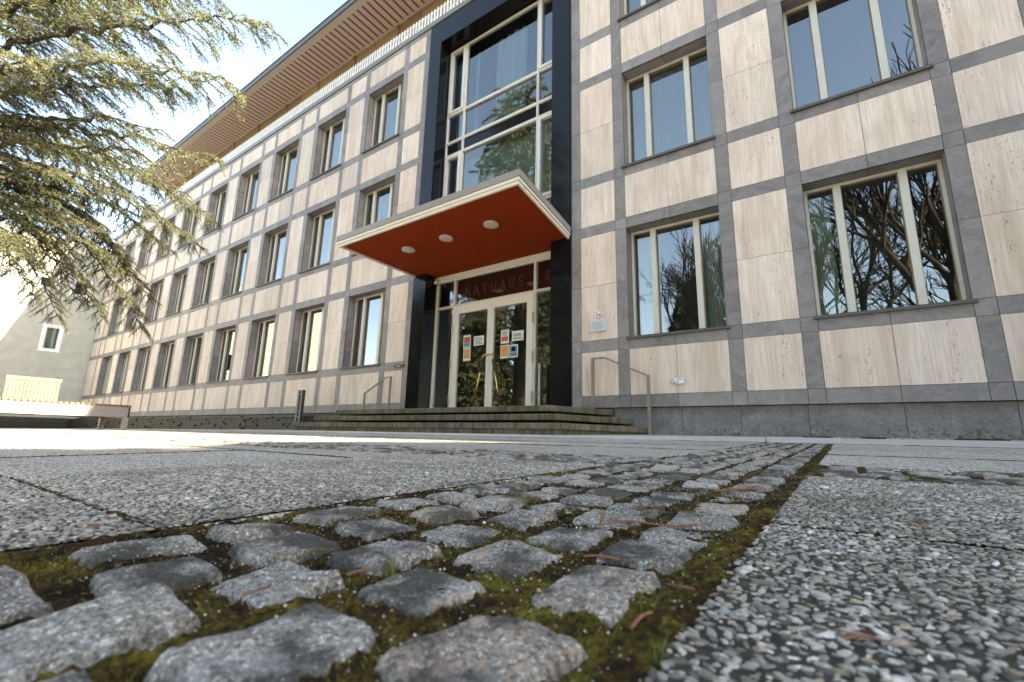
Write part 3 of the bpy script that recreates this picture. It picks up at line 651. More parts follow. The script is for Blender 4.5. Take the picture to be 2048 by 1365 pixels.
for x0, a, nm in wins:
    if x0 > 13: continue
    fr = f0.copy(); COL.objects.link(fr); fr.parent = hall; fr.location = (x0 * S, 10 * S, a * S)
    right = x0 > A0
    kinds = [p0, s0, rm]
    if right:
        if x0 < -3: kinds.append(bl[0] if nm != 'z3' else bl[1])
        elif nm == 'z3': kinds.append(bl[2])
    else: kinds.append(bl[int(rng.integers(0, 3))])
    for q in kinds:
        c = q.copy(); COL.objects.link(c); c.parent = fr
for q in [f0, p0, s0, rm] + bl: bpy.data.objects.remove(q)

# black portal
LI, RI = -10.547, -5.886; PT = 14.022; PZ = .64
po = MB(); zs = [PZ, 3.2, 5.9, 8.6, 11.3, PT]
for a, b in zip(zs[:-1], zs[1:]):
    po.box(L0 + .012, LI, 9.965, 10.62, a + .003, b - .003); po.box(RI, A0 - .03, 9.965, 10.62, a + .003, b - .003)
xs = [L0 + .012, -9.3, -7.6, -6.2, A0 - .03]
for a, b in zip(xs[:-1], xs[1:]): po.box(a + .003, b - .003, 9.965, 10.62, PT, 14.9)
po.build('portal_surround', BLK, hall)
pk = MB(); pk.box(L0 - .02, L0 + .01, 10.0, 10.6, PZ, 14.99); pk.box(A0 - .028, A0 + .002, 10.0, 10.6, PZ, 14.99); pk.box(L0, A0, 10.02, 10.6, 14.9, 15.0); pk.build('portal_joint', JOINT, hall)
# portal glazing
GY = 10.54; m1, m2 = -9.74, -6.70; gf = MB()
def bar(x0, x1, z0, z1, y=GY - .05, d=.12, m=0): gf.box(x0, x1, y, y + d, z0, z1, m)
bar(LI + .002, LI + .06, 6.2, 13.965); bar(RI - .06, RI - .002, 6.2, 13.965)
bar(LI + .06, RI - .06, 13.905, 13.965)
for c in (m1, m2): bar(c - .035, c - .006, 6.2, 13.905, GY - .06); bar(c + .006, c + .035, 6.2, 13.905, GY - .06); bar(c - .006, c + .006, 6.2, 13.905, GY - .02, .05, 1)
spans = ((LI + .06, m1 - .035), (m1 + .035, m2 - .035), (m2 + .035, RI - .06))
for zc in (11.25, 10.12, 9.60, 6.85):
    for a, b in spans: bar(a, b, zc - .045, zc - .005, GY - .06); bar(a, b, zc + .005, zc + .045, GY - .06); bar(a, b, zc - .005, zc + .005, GY - .02, .05, 1)
for a, b in (spans[0], spans[2]):          # opening casements with thick frames
    for q0, q1 in ((11.295, 13.905), (6.895, 9.555)):
        bar(a + .01, a + .10, q0, q1, GY - .09); bar(b - .10, b - .01, q0, q1, GY - .09); bar(a + .10, b - .10, q0, q0 + .09, GY - .09); bar(a + .10, b - .10, q1 - .09, q1, GY - .09)
gfo = gf.build('portal_window', [DFRAME, BEAD], hall)
gp = MB(); sp_ = MB()
for a, b in spans:
    for q0, q1 in ((11.295, 13.905), (10.165, 11.205), (6.895, 9.555), (5.9, 6.805)): gp.poly([(a, GY + .01, q0), (b, GY + .01, q0), (b, GY + .01, q1), (a, GY + .01, q1)])
    sp_.box(a, b, GY, GY + .03, 9.645, 10.075)
gp.build('pane', GLASSP, gfo); sp_.build('spandrel', BLK, gfo)
cu = MB()
def curtain(x0, x1, z0, z1, y=GY + .45, amp=.04, fr=60):
    n = int((x1 - x0) * 30) + 2; P = []
    for i in range(n + 1):
        X = x0 + (x1 - x0) * i / n; Yy = y + amp * math.sin(X * fr / 3) + .02 * math.sin(X * 7.3); P += [(X, Yy, z0), (X, Yy, z1)]
    cu.faces(P, [(2 * i, 2 * i + 2, 2 * i + 3, 2 * i + 1) for i in range(n)], 0, True)
curtain(-8.75, -7.5, 10.2, 13.9); curtain(-10.5, -10.2, 10.2, 13.9); curtain(-9.7, -9.5, 10.2, 13.9)
cu.build('curtain', CURT, gfo)
vb = MB(); xx = -10.45
while xx < RI - .15: vb.poly([(xx, GY + .4, 6.3), (xx + .09, GY + .43, 6.3), (xx + .09, GY + .43, 9.55), (xx, GY + .4, 9.55)]); xx += .115
vb.build('blind', BLIND, gfo)
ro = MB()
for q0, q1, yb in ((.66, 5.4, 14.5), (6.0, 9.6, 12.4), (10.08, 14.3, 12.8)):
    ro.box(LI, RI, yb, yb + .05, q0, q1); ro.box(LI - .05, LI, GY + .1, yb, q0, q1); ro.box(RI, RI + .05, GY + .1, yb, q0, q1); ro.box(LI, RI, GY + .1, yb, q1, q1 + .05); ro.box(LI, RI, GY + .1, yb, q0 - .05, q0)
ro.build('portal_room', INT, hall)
# entrance doors
eg = MB(); FZ = .69
def eb(x0, x1, z0, z1, y=GY - .06, d=.14, m=0): eg.box(x0, x1, y, y + d, z0, z1, m)
eb(LI + .002, RI - .002, 4.97, 5.14, GY - .09, .2)
eb(LI + .002, LI + .07, FZ, 4.97); eb(RI - .06, RI - .002, FZ, 4.97)
for c in (m1, m2): eb(c - .035, c - .006, FZ, 4.97); eb(c + .006, c + .035, FZ, 4.97); eb(c - .006, c + .006, FZ, 4.97, GY - .02, .06, 1)
for a, b in ((LI + .07, m1 - .035), (m1 + .035, m2 - .035), (m2 + .035, RI - .06)): eb(a, b, 4.03, 4.06, GY - .05); eb(a, b, 4.072, 4.10, GY - .05); eb(a, b, 4.06, 4.072, GY - .02, .06, 1); eb(a, b, 4.94, 4.97, GY - .05, .1)
ent = eg.build('entrance_glazing', [DFRAME, BEAD], hall)
ep = MB()
for a, b in ((LI + .07, m1 - .035), (m1 + .035, m2 - .035), (m2 + .035, RI - .06)):
    ep.poly([(a, GY + .01, 4.10), (b, GY + .01, 4.10), (b, GY + .01, 4.94), (a, GY + .01, 4.94)])
    if a != m1 + .035: ep.poly([(a, GY + .01, FZ), (b, GY + .01, FZ), (b, GY + .01, 4.03), (a, GY + .01, 4.03)])
ep.build('pane', GLASSP, ent)
fp = MB(); fp.box(m1 + .04, m2 - .04, GY + .04, GY + .06, 4.14, 4.92); fp.build('transom_reflection_sheet', plain('painted_soffit_reflection', (.010, .0026, .002), .5), ent)  # dark red sheet behind the pane paints in the canopy soffit's reflection
def door(x0, x1, stile_l, stile_r):
    d = MB(); y = GY - .08; d.box(x0, x0 + stile_l, y, y + .11, FZ + .02, 4.02); d.box(x1 - stile_r, x1, y, y + .11, FZ + .02, 4.02)
    d.box(x0 + stile_l, x1 - stile_r, y, y + .11, 3.78, 4.02); d.box(x0 + stile_l, x1 - stile_r, y, y + .11, FZ + .02, FZ + .14)
    o = d.build('door', DFRAME, hall, bevel=.004)
    p = MB(); p.poly([(x0 + stile_l, y + .06, FZ + .14), (x1 - stile_r, y + .06, FZ + .14), (x1 - stile_r, y + .06, 3.78), (x0 + stile_l, y + .06, 3.78)]); p.build('pane', GLASSP, o); return o
d1 = door(m1 + .04, -8.235, .20, .11); d2 = door(-8.225, m2 - .04, .11, .20)
def handle(o, xs, xo, xb):
    h = MB(); y = GY - .2; h.tube([(xs, GY - .08, 2.36), (xs, y, 2.36), (xo, y, 2.35), (xo + (xb - xo) * .12, y, 2.18)], .018, 8); 
    h.tube([(xo + (xb - xo) * .12, y, 2.18), (xb, y, .86)], .018, 8); h.tube([(xb, y, .87), (xb, GY - .06, .87)], .018, 8); h.build('handle', BRASS, o)
    q = MB(); q.tube([(xo + (xb - xo) * .12, y, 2.18), (xo + (xb - xo) * .34, y, 1.86)], .032, 10); q.build('grip', RUBB, o)
handle(d1, -8.28, -8.34, -8.67); handle(d2, -8.18, -8.03, -7.70)
for zz in (3.3, 2.2, 1.1):
    hg = MB(); hg.box(m1 + .005, m1 + .04, GY - .12, GY - .07, zz - .15, zz + .15); hg.build('hinge', STEEL, d1)
    hg = MB(); hg.box(m2 - .04, m2 - .005, GY - .12, GY - .07, zz - .15, zz + .15); hg.build('hinge', STEEL, d2)
# lettering RATHAUS and 8 : serif strokes
def letters(txt, x0, z0, h, adv, parent):
    m = MB(); y0, y1 = GY - .010, GY - .002
    def quad(a, b, w1, w2=None):
        w2 = w2 or w1; dx, dz = b[0] - a[0], b[1] - a[1]; L = math.hypot(dx, dz); nx, nz = -dz / L, dx / L
        P = [(a[0] + nx * w1, a[1] + nz * w1), (a[0] - nx * w1, a[1] - nz * w1), (b[0] - nx * w2, b[1] - nz * w2), (b[0] + nx * w2, b[1] + nz * w2)]
        m.faces([(X + cx, y0, Z * h + z0) for X, Z in []] + [(cx + p[0] * h, y0, z0 + p[1] * h) for p in P] + [(cx + p[0] * h, y1, z0 + p[1] * h) for p in P], [(0, 1, 2, 3), (7, 6, 5, 4), (0, 4, 5, 1), (1, 5, 6, 2), (2, 6, 7, 3), (3, 7, 4, 0)])
    def arc(c, rx, rz, a0, a1, w, n=10):
        for i in range(n):
            t0, t1 = math.radians(a0 + (a1 - a0) * i / n), math.radians(a0 + (a1 - a0) * (i + 1) / n)
            quad((c[0] + rx * math.cos(t0), c[1] + rz * math.sin(t0)), (c[0] + rx * math.cos(t1), c[1] + rz * math.sin(t1)), w)
    def serif(x, zz, l=.13): quad((x - l, zz), (x + l, zz), .018)
    T, t = .055, .03
    for i, chh in enumerate(txt):
        cx = x0 + adv * i
        if chh == 'R': quad((.15, 0), (.15, 1), T); serif(.15, .02); serif(.15, .98); quad((.15, .98), (.42, .98), t); arc((.42, .74), .22, .235, 90, -90, T * .8); quad((.42, .5), (.15, .5), t); quad((.38, .5), (.72, .02), T); serif(.74, .02, .10)
        if chh == 'A': quad((.08, 0), (.40, 1), t); quad((.40, 1), (.74, 0), T); quad((.20, .36), (.62, .36), t * .9); serif(.08, .02, .10); serif(.74, .02, .12)
        if chh == 'T': quad((.40, 0), (.40, .98), T); quad((.05, .97), (.75, .97), t); quad((.06, .97), (.06, .80), .022); quad((.74, .97), (.74, .80), .022); serif(.40, .02)
        if chh == 'H': quad((.14, 0), (.14, 1), T); quad((.68, 0), (.68, 1), T); quad((.14, .52), (.68, .52), t); [serif(a, b) for a in (.14, .68) for b in (.02, .98)]
        if chh == 'U': quad((.16, 1), (.16, .30), T); quad((.66, 1), (.66, .30), t); arc((.41, .30), .25, .29, 180, 360, T * .75); serif(.16, .98); serif(.66, .98, .10)
        if chh == 'S': arc((.36, .74), .22, .235, 50, 270, T * .8); arc((.36, .25), .24, .255, 90, -130, T * .8); quad((.52, .93), (.53, .76), .022); quad((.14, .24), (.15, .07), .022)
        if chh == '8': arc((.36, .745), .19, .235, 0, 360, T * .75, 16); arc((.36, .26), .24, .26, 0, 360, T * .8, 16)
    return m.build('lettering', LET, parent)
letters('RATHAUS', -9.34, 4.33, .29, .337, ent); letters('8', -6.42, 4.33, .29, .3, ent)

# canopy
cf, cb = (-11.37, -5.04), (-11.10, -5.30)
YF, YB = 7.21, 9.97
def cpt(s_, t, dz, out=0.0):               # s 0..1 left-right, t 0 front .. 1 back
    xl = cf[0] + (cb[0] - cf[0]) * t - out; xr = cf[1] + (cb[1] - cf[1]) * t + out; yy = YF - out + (YB - YF + out) * t
    return (xl + (xr - xl) * s_, yy, 5.25 + (5.11 - 5.25) * t + dz)
cm = MB(); cm.hexa([cpt(0, 0, .05, -.07), cpt(1, 0, .05, -.07), cpt(1, 1, .05, -.07), cpt(0, 1, .05, -.07)], [cpt(0, 0, .08, -.07), cpt(1, 0, .08, -.07), cpt(1, 1, .08, -.07), cpt(0, 1, .08, -.07)])
cm.box(LI + .001, RI - .001, 9.98, GY - .10, 5.145, 5.30); cm.box(LI + .001, RI - .001, GY - .10, GY + .1, 5.142, 5.30); can = cm.build('canopy', RED, hall)
def ring(z0, z1, o1, o2, mat, name):
    m = MB()
    for (a, b) in (((0, 0), (1, 0)), ((1, 0), (1, 1)), ((0, 1), (0, 0))):
        m.hexa([cpt(*a, z0, o1), cpt(*b, z0, o1), cpt(*b, z0, o2), cpt(*a, z0, o2)], [cpt(*a, z1, o1), cpt(*b, z1, o1), cpt(*b, z1, o2), cpt(*a, z1, o2)])
    return m.build(name, mat, can)
ring(.0, .07, -.03, -.085, TRIM, 'edge_trim'); ring(.075, .145, .0, -.085, TRIM, 'edge_trim'); ring(.15, .31, .02, -.085, FLASH, 'flashing')
cm = MB(); cm.hexa([cpt(0, 0, .09, -.07), cpt(1, 0, .09, -.07), cpt(1, 1, .09, -.07), cpt(0, 1, .09, -.07)], [cpt(0, 0, .27, -.07), cpt(1, 0, .27, -.07), cpt(1, 1, .27, -.07), cpt(0, 1, .27, -.07)]); cm.build('canopy_deck', FLASH, can)
for lx in (-9.68, -8.21, -6.69):
    m = MB(); m.cyl((lx, 8.40, 5.235 - .045), (0, 0, 1), .19, .05, 40); m.build('lamp', LAMPG, can, bevel=.006)
    m = MB(); m.cyl((lx, 8.40, 5.235), (0, 0, 1), .14, .03, 24); m.build('lamp_base', DFRAME, can)
# steps
def step(name, xl, xr_f, xr_b, yf, ztop, h=.125, base=.1):
    st = MB(); n = 6; xs = [xl + (xr_f - xl) * i / n for i in range(n + 1)]
    xs = sorted([xl, xr_f] + [xl + (xr_f - xl) * f for f in rng.permutation([.17, .36, .52, .71, .88])])
    for a, b in zip(xs[:-1], xs[1:]):
        if b == xr_f: hi = [(a + .004, yf, 0), (b, yf, 0), (xr_b, 10.12, 0), (a + .004, 10.12, 0)]
        else: hi = [(a + .004, yf, 0), (b - .0, yf, 0), (b - .0, 10.12, 0), (a + .004, 10.12, 0)]
        st.hexa([(p[0], p[1], ztop - h) for p in hi], [(p[0], p[1], ztop) for p in hi])
    o = st.build(name, STEP, steps, bevel=.012)
    rb = MB(); i_ = .055; hi = [(xl + i_, yf + i_, 0), (xr_f - i_, yf + i_, 0), (xr_b - i_, 10.1, 0), (xl + i_, 10.1, 0)]
    rb.hexa([(p[0], p[1], base) for p in hi], [(p[0], p[1], ztop - h) for p in hi]); rb.build('riser', STEP, o); return o
steps = empty('entrance_steps', (0, 0, 0), label='three wide mossy stone steps leading up to the portal', cat='steps')
step('tread', -12.16, -4.87, -4.24, 8.26, .686, .125, .56); step('tread', -12.57, -4.52, -3.81, 7.85, .488, .125, .36); step('tread', -12.99, -4.16, -3.40, 7.44, .296, .12, -.1)
# handrails
def rail(pts, label, posts):
    base = empty('handrail', (posts[0][0] * S, posts[0][1] * S, posts[0][2] * S), label=label, cat='handrail', group='handrails beside the steps')
    o = Vector(posts[0])
    m = MB()
    for a, b in zip(pts[:-1], pts[1:]):
        a, b = Vector(a) - o, Vector(b) - o; d = (b - a).normalized(); up = Vector((0, 0, 1)); sd = Vector((0, 1, 0)); n_ = d.cross(sd).normalized()
        m.hexa([a - sd * .022 - n_ * .018, a + sd * .022 - n_ * .018, b + sd * .022 - n_ * .018, b - sd * .022 - n_ * .018], [a - sd * .022 + n_ * .018, a + sd * .022 + n_ * .018, b + sd * .022 + n_ * .018, b - sd * .022 + n_ * .018])
    m.build('top_rail', RAIL, base)
    for (px, py, z0_), zt in zip(posts, (pts[0][2], pts[-1][2])):
        m = MB(); m.box(px - .03 - o.x, px + .03 - o.x, py - .03 - o.y, py + .03 - o.y, z0_ - o.z, zt + .018 - o.z); m.build('post', RAIL, base, bevel=.003)
rail([(-4.63, 9.80, 1.865), (-4.33, 9.80, 1.865), (-3.33, 9.80, 1.39)], 'square steel handrail right of the steps under the plaque', [(-4.63, 9.80, .60), (-3.33, 9.80, .13)])
rail([(-11.62, 9.75, 1.82), (-11.84, 9.75, 1.82), (-12.86, 9.75, 1.335)], 'square steel handrail left of the steps below the small dark nameplate', [(-11.62, 9.75, .60), (-12.86, 9.75, .40)])
# left terrace kerb behind handrail, stacked stone wall
lw = MB(); zc = -.15; course = 0
while zc < .60:
    hgt = rng.uniform(.05, .10); x = -46.8
    while x < -12.9:
        L = rng.uniform(.35, 1.3); lw.box(x + .010, min(x + L, -12.8) - .010, 9.50 + rng.uniform(-.05, .05), 9.74, zc + .010, zc + hgt - .008); x += L
    zc += hgt; course += 1
zc = -.25
while zc < .60:
    hgt = rng.uniform(.05, .10); y = -4.0
    while y < 9.4:
        L = rng.uniform(.35, 1.3); lw.box(-46.75, -46.5 + rng.uniform(-.03, .02), y + .006, min(y + L, 9.5) - .006, zc + .006, zc + hgt - .004); y += L
    zc += hgt
lw2 = lw.build('stacked_stone_wall', WALLS, None, label='low dark mossy wall of thin stacked stones along the left facade', cat='wall')
lb = MB(); lb.box(-46.8, -12.85, 9.60, 10.14, -.3, zc - .02); lb.build('wall_core', JOINT, lw2)

# gravel strip and kerb at the right facade
gk = MB(); gk.box(-.48, XEND, 9.62, 9.72, -.1, .148); gk.build('kerb', SLAB, None, kind='structure')
N = 5200; X = rng.uniform(-.40, 4.0, N) * 1; Y = rng.uniform(7.79, 8.10, N); P3 = np.stack([X, Y, gz(X, Y) - .004], 1); r = rng.uniform(.008, .017, N)
V, F = domes(P3, r * 1.2, r, r * .8, X * 40, 6); npmesh('gravel_strip', V, F, PEB, smooth=True, kind='stuff', label='narrow strip of grey gravel at the foot of the right facade', cat='gravel')
N = 9000; X = rng.uniform(-.45, 3.4, N); Y = 7.70 + rng.normal(0, .03, N); k = fbm(X * 3, Y * 3, 3, 1) > .05; X, Y = X[k], Y[k]; N = len(X)
P3 = np.stack([X, Y, gz(X, Y) + .004], 1); r = rng.uniform(.006, .014, N); V, F = domes(P3, r * 1.3, r, r * 1.0, X * 40, 5); npmesh('kerb_moss', V, F, MOSS, smooth=True, kind='stuff', label='yellow green moss cushions along the kerb at the right facade', cat='moss')

# small things on the facade
def flat(name, x0, x1, z0, z1, y, t, mat, parent=None, loc=None, **k):
    m = MB(); m.box(x0, x1, y - t, y, z0, z1); return m.build(name, mat, parent, **k)
pq = flat('plaque', -4.755, -4.345, 2.55, 2.835, 9.985, .03, PLAQ, label='pale rectangular acrylic information plaque below the coat of arms', cat='plaque')
m = MB()
for i in range(9): zz = 2.79 - i * .023; m.box(-4.70, -4.42 + .03 * math.sin(i * 2.1), 9.951, 9.954, zz - .012, zz)
m.build('engraved_text', ENG, pq)
m = MB()
for a in (-4.735, -4.365):
    for b in (2.57, 2.815): m.cyl((a, 9.956, b), (0, -1, 0), .008, .01, 10)
m.build('screw', STEEL, pq)
def shield(y, s_, mat, x0=-4.54, z0=2.985, name='shield', parent=None, **k):
    m = MB(); P = [(-.075, .075), (.075, .075), (.075, -.01), (.055, -.055), (0, -.085), (-.055, -.055), (-.075, -.01)]; P = [(x0 + p * s_, z0 + q * s_) for p, q in P]
    m.faces([(a, y, b) for a, b in P] + [(a, y + .012, b) for a, b in P], [tuple(range(7)), tuple(range(7, 14))[::-1]] + [(i, 7 + i, 7 + (i + 1) % 7, (i + 1) % 7) for i in range(7)]); return m.build(name, mat, parent, **k)
sh = shield(9.97, 1.12, PVC, name='coat_of_arms', label='small green white and red shield mounted above the plaque', cat='coat of arms')
m = MB(); ys_ = 9.967
m.poly([(-4.61, ys_, 3.05), (-4.575, ys_, 3.05), (-4.605, ys_, 2.985), (-4.61, ys_, 2.985)]); m.poly([(-4.555, ys_, 3.02), (-4.555, ys_, 2.96), (-4.575, ys_, 2.92), (-4.60, ys_, 2.94)]); m.build('green_field', GREEN, sh)
m = MB(); m.poly([(-4.53, ys_, 3.05), (-4.472, ys_, 3.05), (-4.472, ys_, 2.98), (-4.49, ys_, 2.93), (-4.53, ys_, 2.905)]); m.build('red_field', SRED, sh)
m = MB(); m.poly([(-4.517, ys_ - .002, 3.03), (-4.495, ys_ - .002, 3.04), (-4.48, ys_ - .002, 3.0), (-4.49, ys_ - .002, 2.955), (-4.50, ys_ - .002, 2.985), (-4.515, ys_ - .002, 2.95), (-4.52, ys_ - .002, 2.99)]); m.poly([(-4.605, ys_ - .002, 2.95), (-4.56, ys_ - .002, 3.04), (-4.548, ys_ - .002, 3.04), (-4.598, ys_ - .002, 2.94)]); m.build('white_device', PVC, sh)
ac = flat('accessibility_sign', -2.89, -2.62, 1.208, 1.338, 9.985, .02, PVC, label='small white wheelchair bell sign on the lower travertine panel', cat='sign')
m = MB(); yq = 9.962
for a, b, c, d in ((-2.885, -2.625, 1.332, 1.335), (-2.885, -2.625, 1.211, 1.214), (-2.885, -2.882, 1.211, 1.335), (-2.628, -2.625, 1.211, 1.335), (-2.80, -2.797, 1.211, 1.335)): m.box(a, b, yq, yq + .003, c, d)
m.cyl((-2.855, yq + .002, 1.315), (0, -1, 0), .009, .003, 10); m.box(-2.861, -2.853, yq, yq + .003, 1.262, 1.305); m.box(-2.855, -2.83, yq, yq + .003, 1.280, 1.287); m.box(-2.855, -2.825, yq, yq + .003, 1.262, 1.269)
t = [(-2.852 + .028 * math.cos(a / 10 * 2 * math.pi), yq, 1.245 + .026 * math.sin(a / 10 * 2 * math.pi)) for a in range(4, 13)]; m.tube(t, .004, 5); m.tube([(-2.826, yq, 1.266), (-2.81, yq, 1.225), (-2.803, yq, 1.228)], .004, 5)
m.cyl((-2.755, yq + .002, 1.245), (0, -1, 0), .014, .008, 12)
for i in range(3): m.box(-2.78, -2.65 - .02 * i, yq, yq + .003, 1.305 - i * .012, 1.309 - i * .012)
m.build('symbol', INK, ac)
nb = flat('nameplate', -11.74, -11.30, 2.15, 2.25, 9.985, .04, IRON, label='small dark nameplate on the grey band left of the portal', cat='sign')
flat('engraved_text', -11.62, -11.45, 2.175, 2.20, 9.944, .003, ENG, nb)
flat('window_sticker', -14.36, -14.27, 2.56, 2.68, 10.392, .003, BLUE, label='blue round topped sticker at the bottom of the ground floor window pane', cat='sticker')
# posters on the door glass
yp = GY - .024
def poster(x0, x1, z0, z1, label, blocks):
    o = flat('poster', x0, x1, z0, z1, yp, .004, PAPER, label=label, cat='poster', group='notices taped to the entrance doors')
    for i, (a, b, c, d, mt) in enumerate(blocks):
        W_, H_ = x1 - x0, z1 - z0; flat('print', x0 + W_ * a, x0 + W_ * b, z0 + H_ * c, z0 + H_ * d, yp - .005, .002, mt, o)
lines = lambda x0, x1, n, z0, z1: [(x0, x1 - .08 * (i % 3), z0 + (z1 - z0) * i / n, z0 + (z1 - z0) * (i + .45) / n, INK) for i in range(n)]
poster(-9.290, -9.005, 2.66, 3.06, 'notice with a red and teal picture, uppermost on the left door', [(.08, .92, .1, .38, PTEAL), (.08, .92, .4, .85, PRED)])
poster(-9.275, -8.995, 2.26, 2.645, 'tall notice with an orange picture, below the red and teal one', [(.08, .92, .2, .92, POR)])
poster(-8.88, -8.49, 2.70, 2.99, 'pale landscape notice with grey text in the middle of the left door', lines(.1, .9, 6, .12, .9))
poster(-7.86, -7.575, 2.66, 3.06, 'notice with a small red picture and text, uppermost on the right door', lines(.12, .9, 5, .58, .95) + [(.1, .9, .18, .52, PRED)])
poster(-7.465, -7.07, 2.70, 2.99, 'yellowish landscape notice at the upper right of the right door', lines(.1, .92, 3, .15, .4) + [(.15 + .1 * i, .2 + .1 * i, .45, .75, INK) for i in range(7)])
poster(-7.86, -7.575, 2.23, 2.62, 'notice filled by an orange picture on the right door', [(.07, .93, .14, .95, POR)])
poster(-7.555, -7.25, 2.23, 2.60, 'faded blue notice beside the orange one on the right door', [(.08, .92, .1, .4, PTEAL), (.08, .92, .42, .9, PTEAL), (.3, .7, .5, .8, PRED)])
# door opener column and camera
oc = empty('door_opener_post', (-6.385 * S, 10.34 * S, FZ * S), label='slim steel post with dark side right of the entrance doors', cat='post')
m = MB(); m.box(-.05, .0, -.04, .04, 0, 1.27); m.build('post', STEEL, oc, bevel=.004); m = MB(); m.box(.002, .045, -.04, .04, 0, 1.27); m.build('cover', IRON, oc, bevel=.004)
sc_ = empty('security_camera', (-10.47 * S, 10.36 * S, 4.98 * S), label='small cream dome camera under the canopy at the left portal corner', cat='camera')
m = MB(); m.cyl((0, 0, -.10), (0, 0, 1), .065, .09, 20); m.build('housing', DFRAME, sc_, bevel=.006); m = MB(); m.tube([(0, 0, -.01), (0, 0, .06), (.0, .1, .08)], .035, 10); m.build('bracket', DFRAME, sc_)
m = MB(); m.tube([(0, 0, -.16), (0, 0, -.13), (0, 0, -.10)], [.02, .048, .055], 16); m.build('dome', RUBB, sc_)
# bollard lamp
bx, by = -15.85, 9.3; bo = empty('bollard_lamp', (bx * S, by * S, .12 * S), label='slender dark metal bollard light with a slot, left of the steps', cat='bollard')
m = MB(); m.box(-.155, -.045, -.06, .06, 0, 1.40); m.box(.045, .155, -.06, .06, 0, 1.40); m.box(-.045, .045, -.06, .06, 1.34, 1.40)
m.box(-.045, .045, -.06, .06, .0, .12); m.build('post', IRON, bo, bevel=.004)
for zz in (.42, .62, 1.22):
    m = MB(); m.box(-.043, .043, -.05, .05, zz, zz + .045); m.build('cross_bar', IRON, bo)

# ================================================================ BENCH
bn = empty('park_bench', (-16.0 * S, 2.9 * S, -.03 * S), label='long platform bench with wooden slats, grey metal sides and a slatted backrest', cat='bench')
def bl_(x, y, zz): return (x + 16.0, y - 2.9, zz + .03)
m = MB(); a = bl_(-15.3, 4.28, 0); m.box(a[0] - .04, a[0], -2.4, a[1], .285 + .03, .553 + .03); m.box(-1.30, a[0], a[1] - .04, a[1] - .001, .315, .583); m.box(-1.30, -1.26, -2.4, a[1], .315, .583); m.build('side_panel', ALU, bn, bevel=.003)
m = MB(); y = -2.4
while y < a[1] - .05: m.box(-1.30, a[0] + .012, y, y + .078, .585, .635); y += .103
m.build('seat', WOOD, bn, bevel=.003)
for ly, lx in ((a[1] - .12, a[0] - .05), (a[1] - .12, -1.25), (-2.3, a[0] - .05), (-2.3, -1.25)):
    m = MB(); m.box(lx - .05, lx + .048, ly, ly + .118, .0, .315); m.build('leg', ALU, bn)
bk = MB(); y = 2.04 - 2.9; n = 0
while y < 3.0 - 2.9: bk.hexa([(-.22, y, .64), (-.16, y, .64), (-.16, y + .056, .64), (-.22, y + .056, .64)], [(-.30, y + .0, 1.17), (-.24, y + .0, 1.17), (-.24, y + .056, 1.17), (-.30, y + .056, 1.17)]); y += .0645
bk.hexa([(-.305, -.875, 1.15), (-.225, -.875, 1.15), (-.225, .12, 1.15), (-.305, .12, 1.15)], [(-.315, -.875, 1.225), (-.235, -.875, 1.225), (-.235, .12, 1.225), (-.315, .12, 1.225)])
bk.build('backrest', WOOD, bn, bevel=.003)
m = MB()
for yy in (-.7, 0.0): m.hexa([(-.30, yy, .55), (-.225, yy, .55), (-.225, yy + .06, .55), (-.30, yy + .06, .55)], [(-.37, yy, 1.15), (-.305, yy, 1.15), (-.305, yy + .06, 1.15), (-.37, yy + .06, 1.15)])
m.build('backrest_frame', ALU, bn)

# ================================================================ NEIGHBOUR BUILDING
nbh = empty('neighbour_house', (0, 0, 0), label='pale grey plastered building closing the square at far left', cat='building')
NX = -47.05; m = MB()
win3 = [(7.19, 8.12, 5.5, 7.3), (6.3, 7.3, 10.0, 10.95), (8.2, 9.15, 9.9, 11.1), (3.2, 4.1, 5.5, 7.3), (4.2, 5.2, 10.0, 10.95), (0.2, 1.1, 5.5, 7.3), (1.5, 2.5, 10.0, 10.95)]
ys = sorted({-9, 10.2} | {w_[0] for w_ in win3} | {w_[1] for w_ in win3}); zs = sorted({-1, 14.0} | {w_[2] for w_ in win3} | {w_[3] for w_ in win3})
for a, b in zip(ys[:-1], ys[1:]):
    for c, d in zip(zs[:-1], zs[1:]):
        if any(w_[0] <= (a + b) / 2 <= w_[1] and w_[2] <= (c + d) / 2 <= w_[3] for w_ in win3): continue
        m.poly([(NX, a, c), (NX, b, c), (NX, b, d), (NX, a, d)])
for w_ in win3:
    for P in ([(NX, w_[0], w_[2]), (NX - .25, w_[0], w_[2]), (NX - .25, w_[1], w_[2]), (NX, w_[1], w_[2])], [(NX, w_[0], w_[3]), (NX, w_[1], w_[3]), (NX - .25, w_[1], w_[3]), (NX - .25, w_[0], w_[3])],
              [(NX, w_[0], w_[2]), (NX, w_[0], w_[3]), (NX - .25, w_[0], w_[3]), (NX - .25, w_[0], w_[2])], [(NX, w_[1], w_[2]), (NX - .25, w_[1], w_[2]), (NX - .25, w_[1], w_[3]), (NX, w_[1], w_[3])]): m.poly(P)
m.box(NX - 9, NX - 3, -9, 10.2, -1, 13.9); m.poly([(NX, 10.2, -1), (NX - 9, 10.2, -1), (NX - 9, 10.2, 14), (NX, 10.2, 14)]); m.poly([(NX, -9, -1), (NX, -9, 14), (NX - 9, -9, 14), (NX - 9, -9, -1)])
m.build('wall', PLAST, nbh)
m = MB(); m.box(NX - 9.05, NX + .05, -9.05, 10.25, 14.0, 14.12); m.build('roof', COPE, nbh)
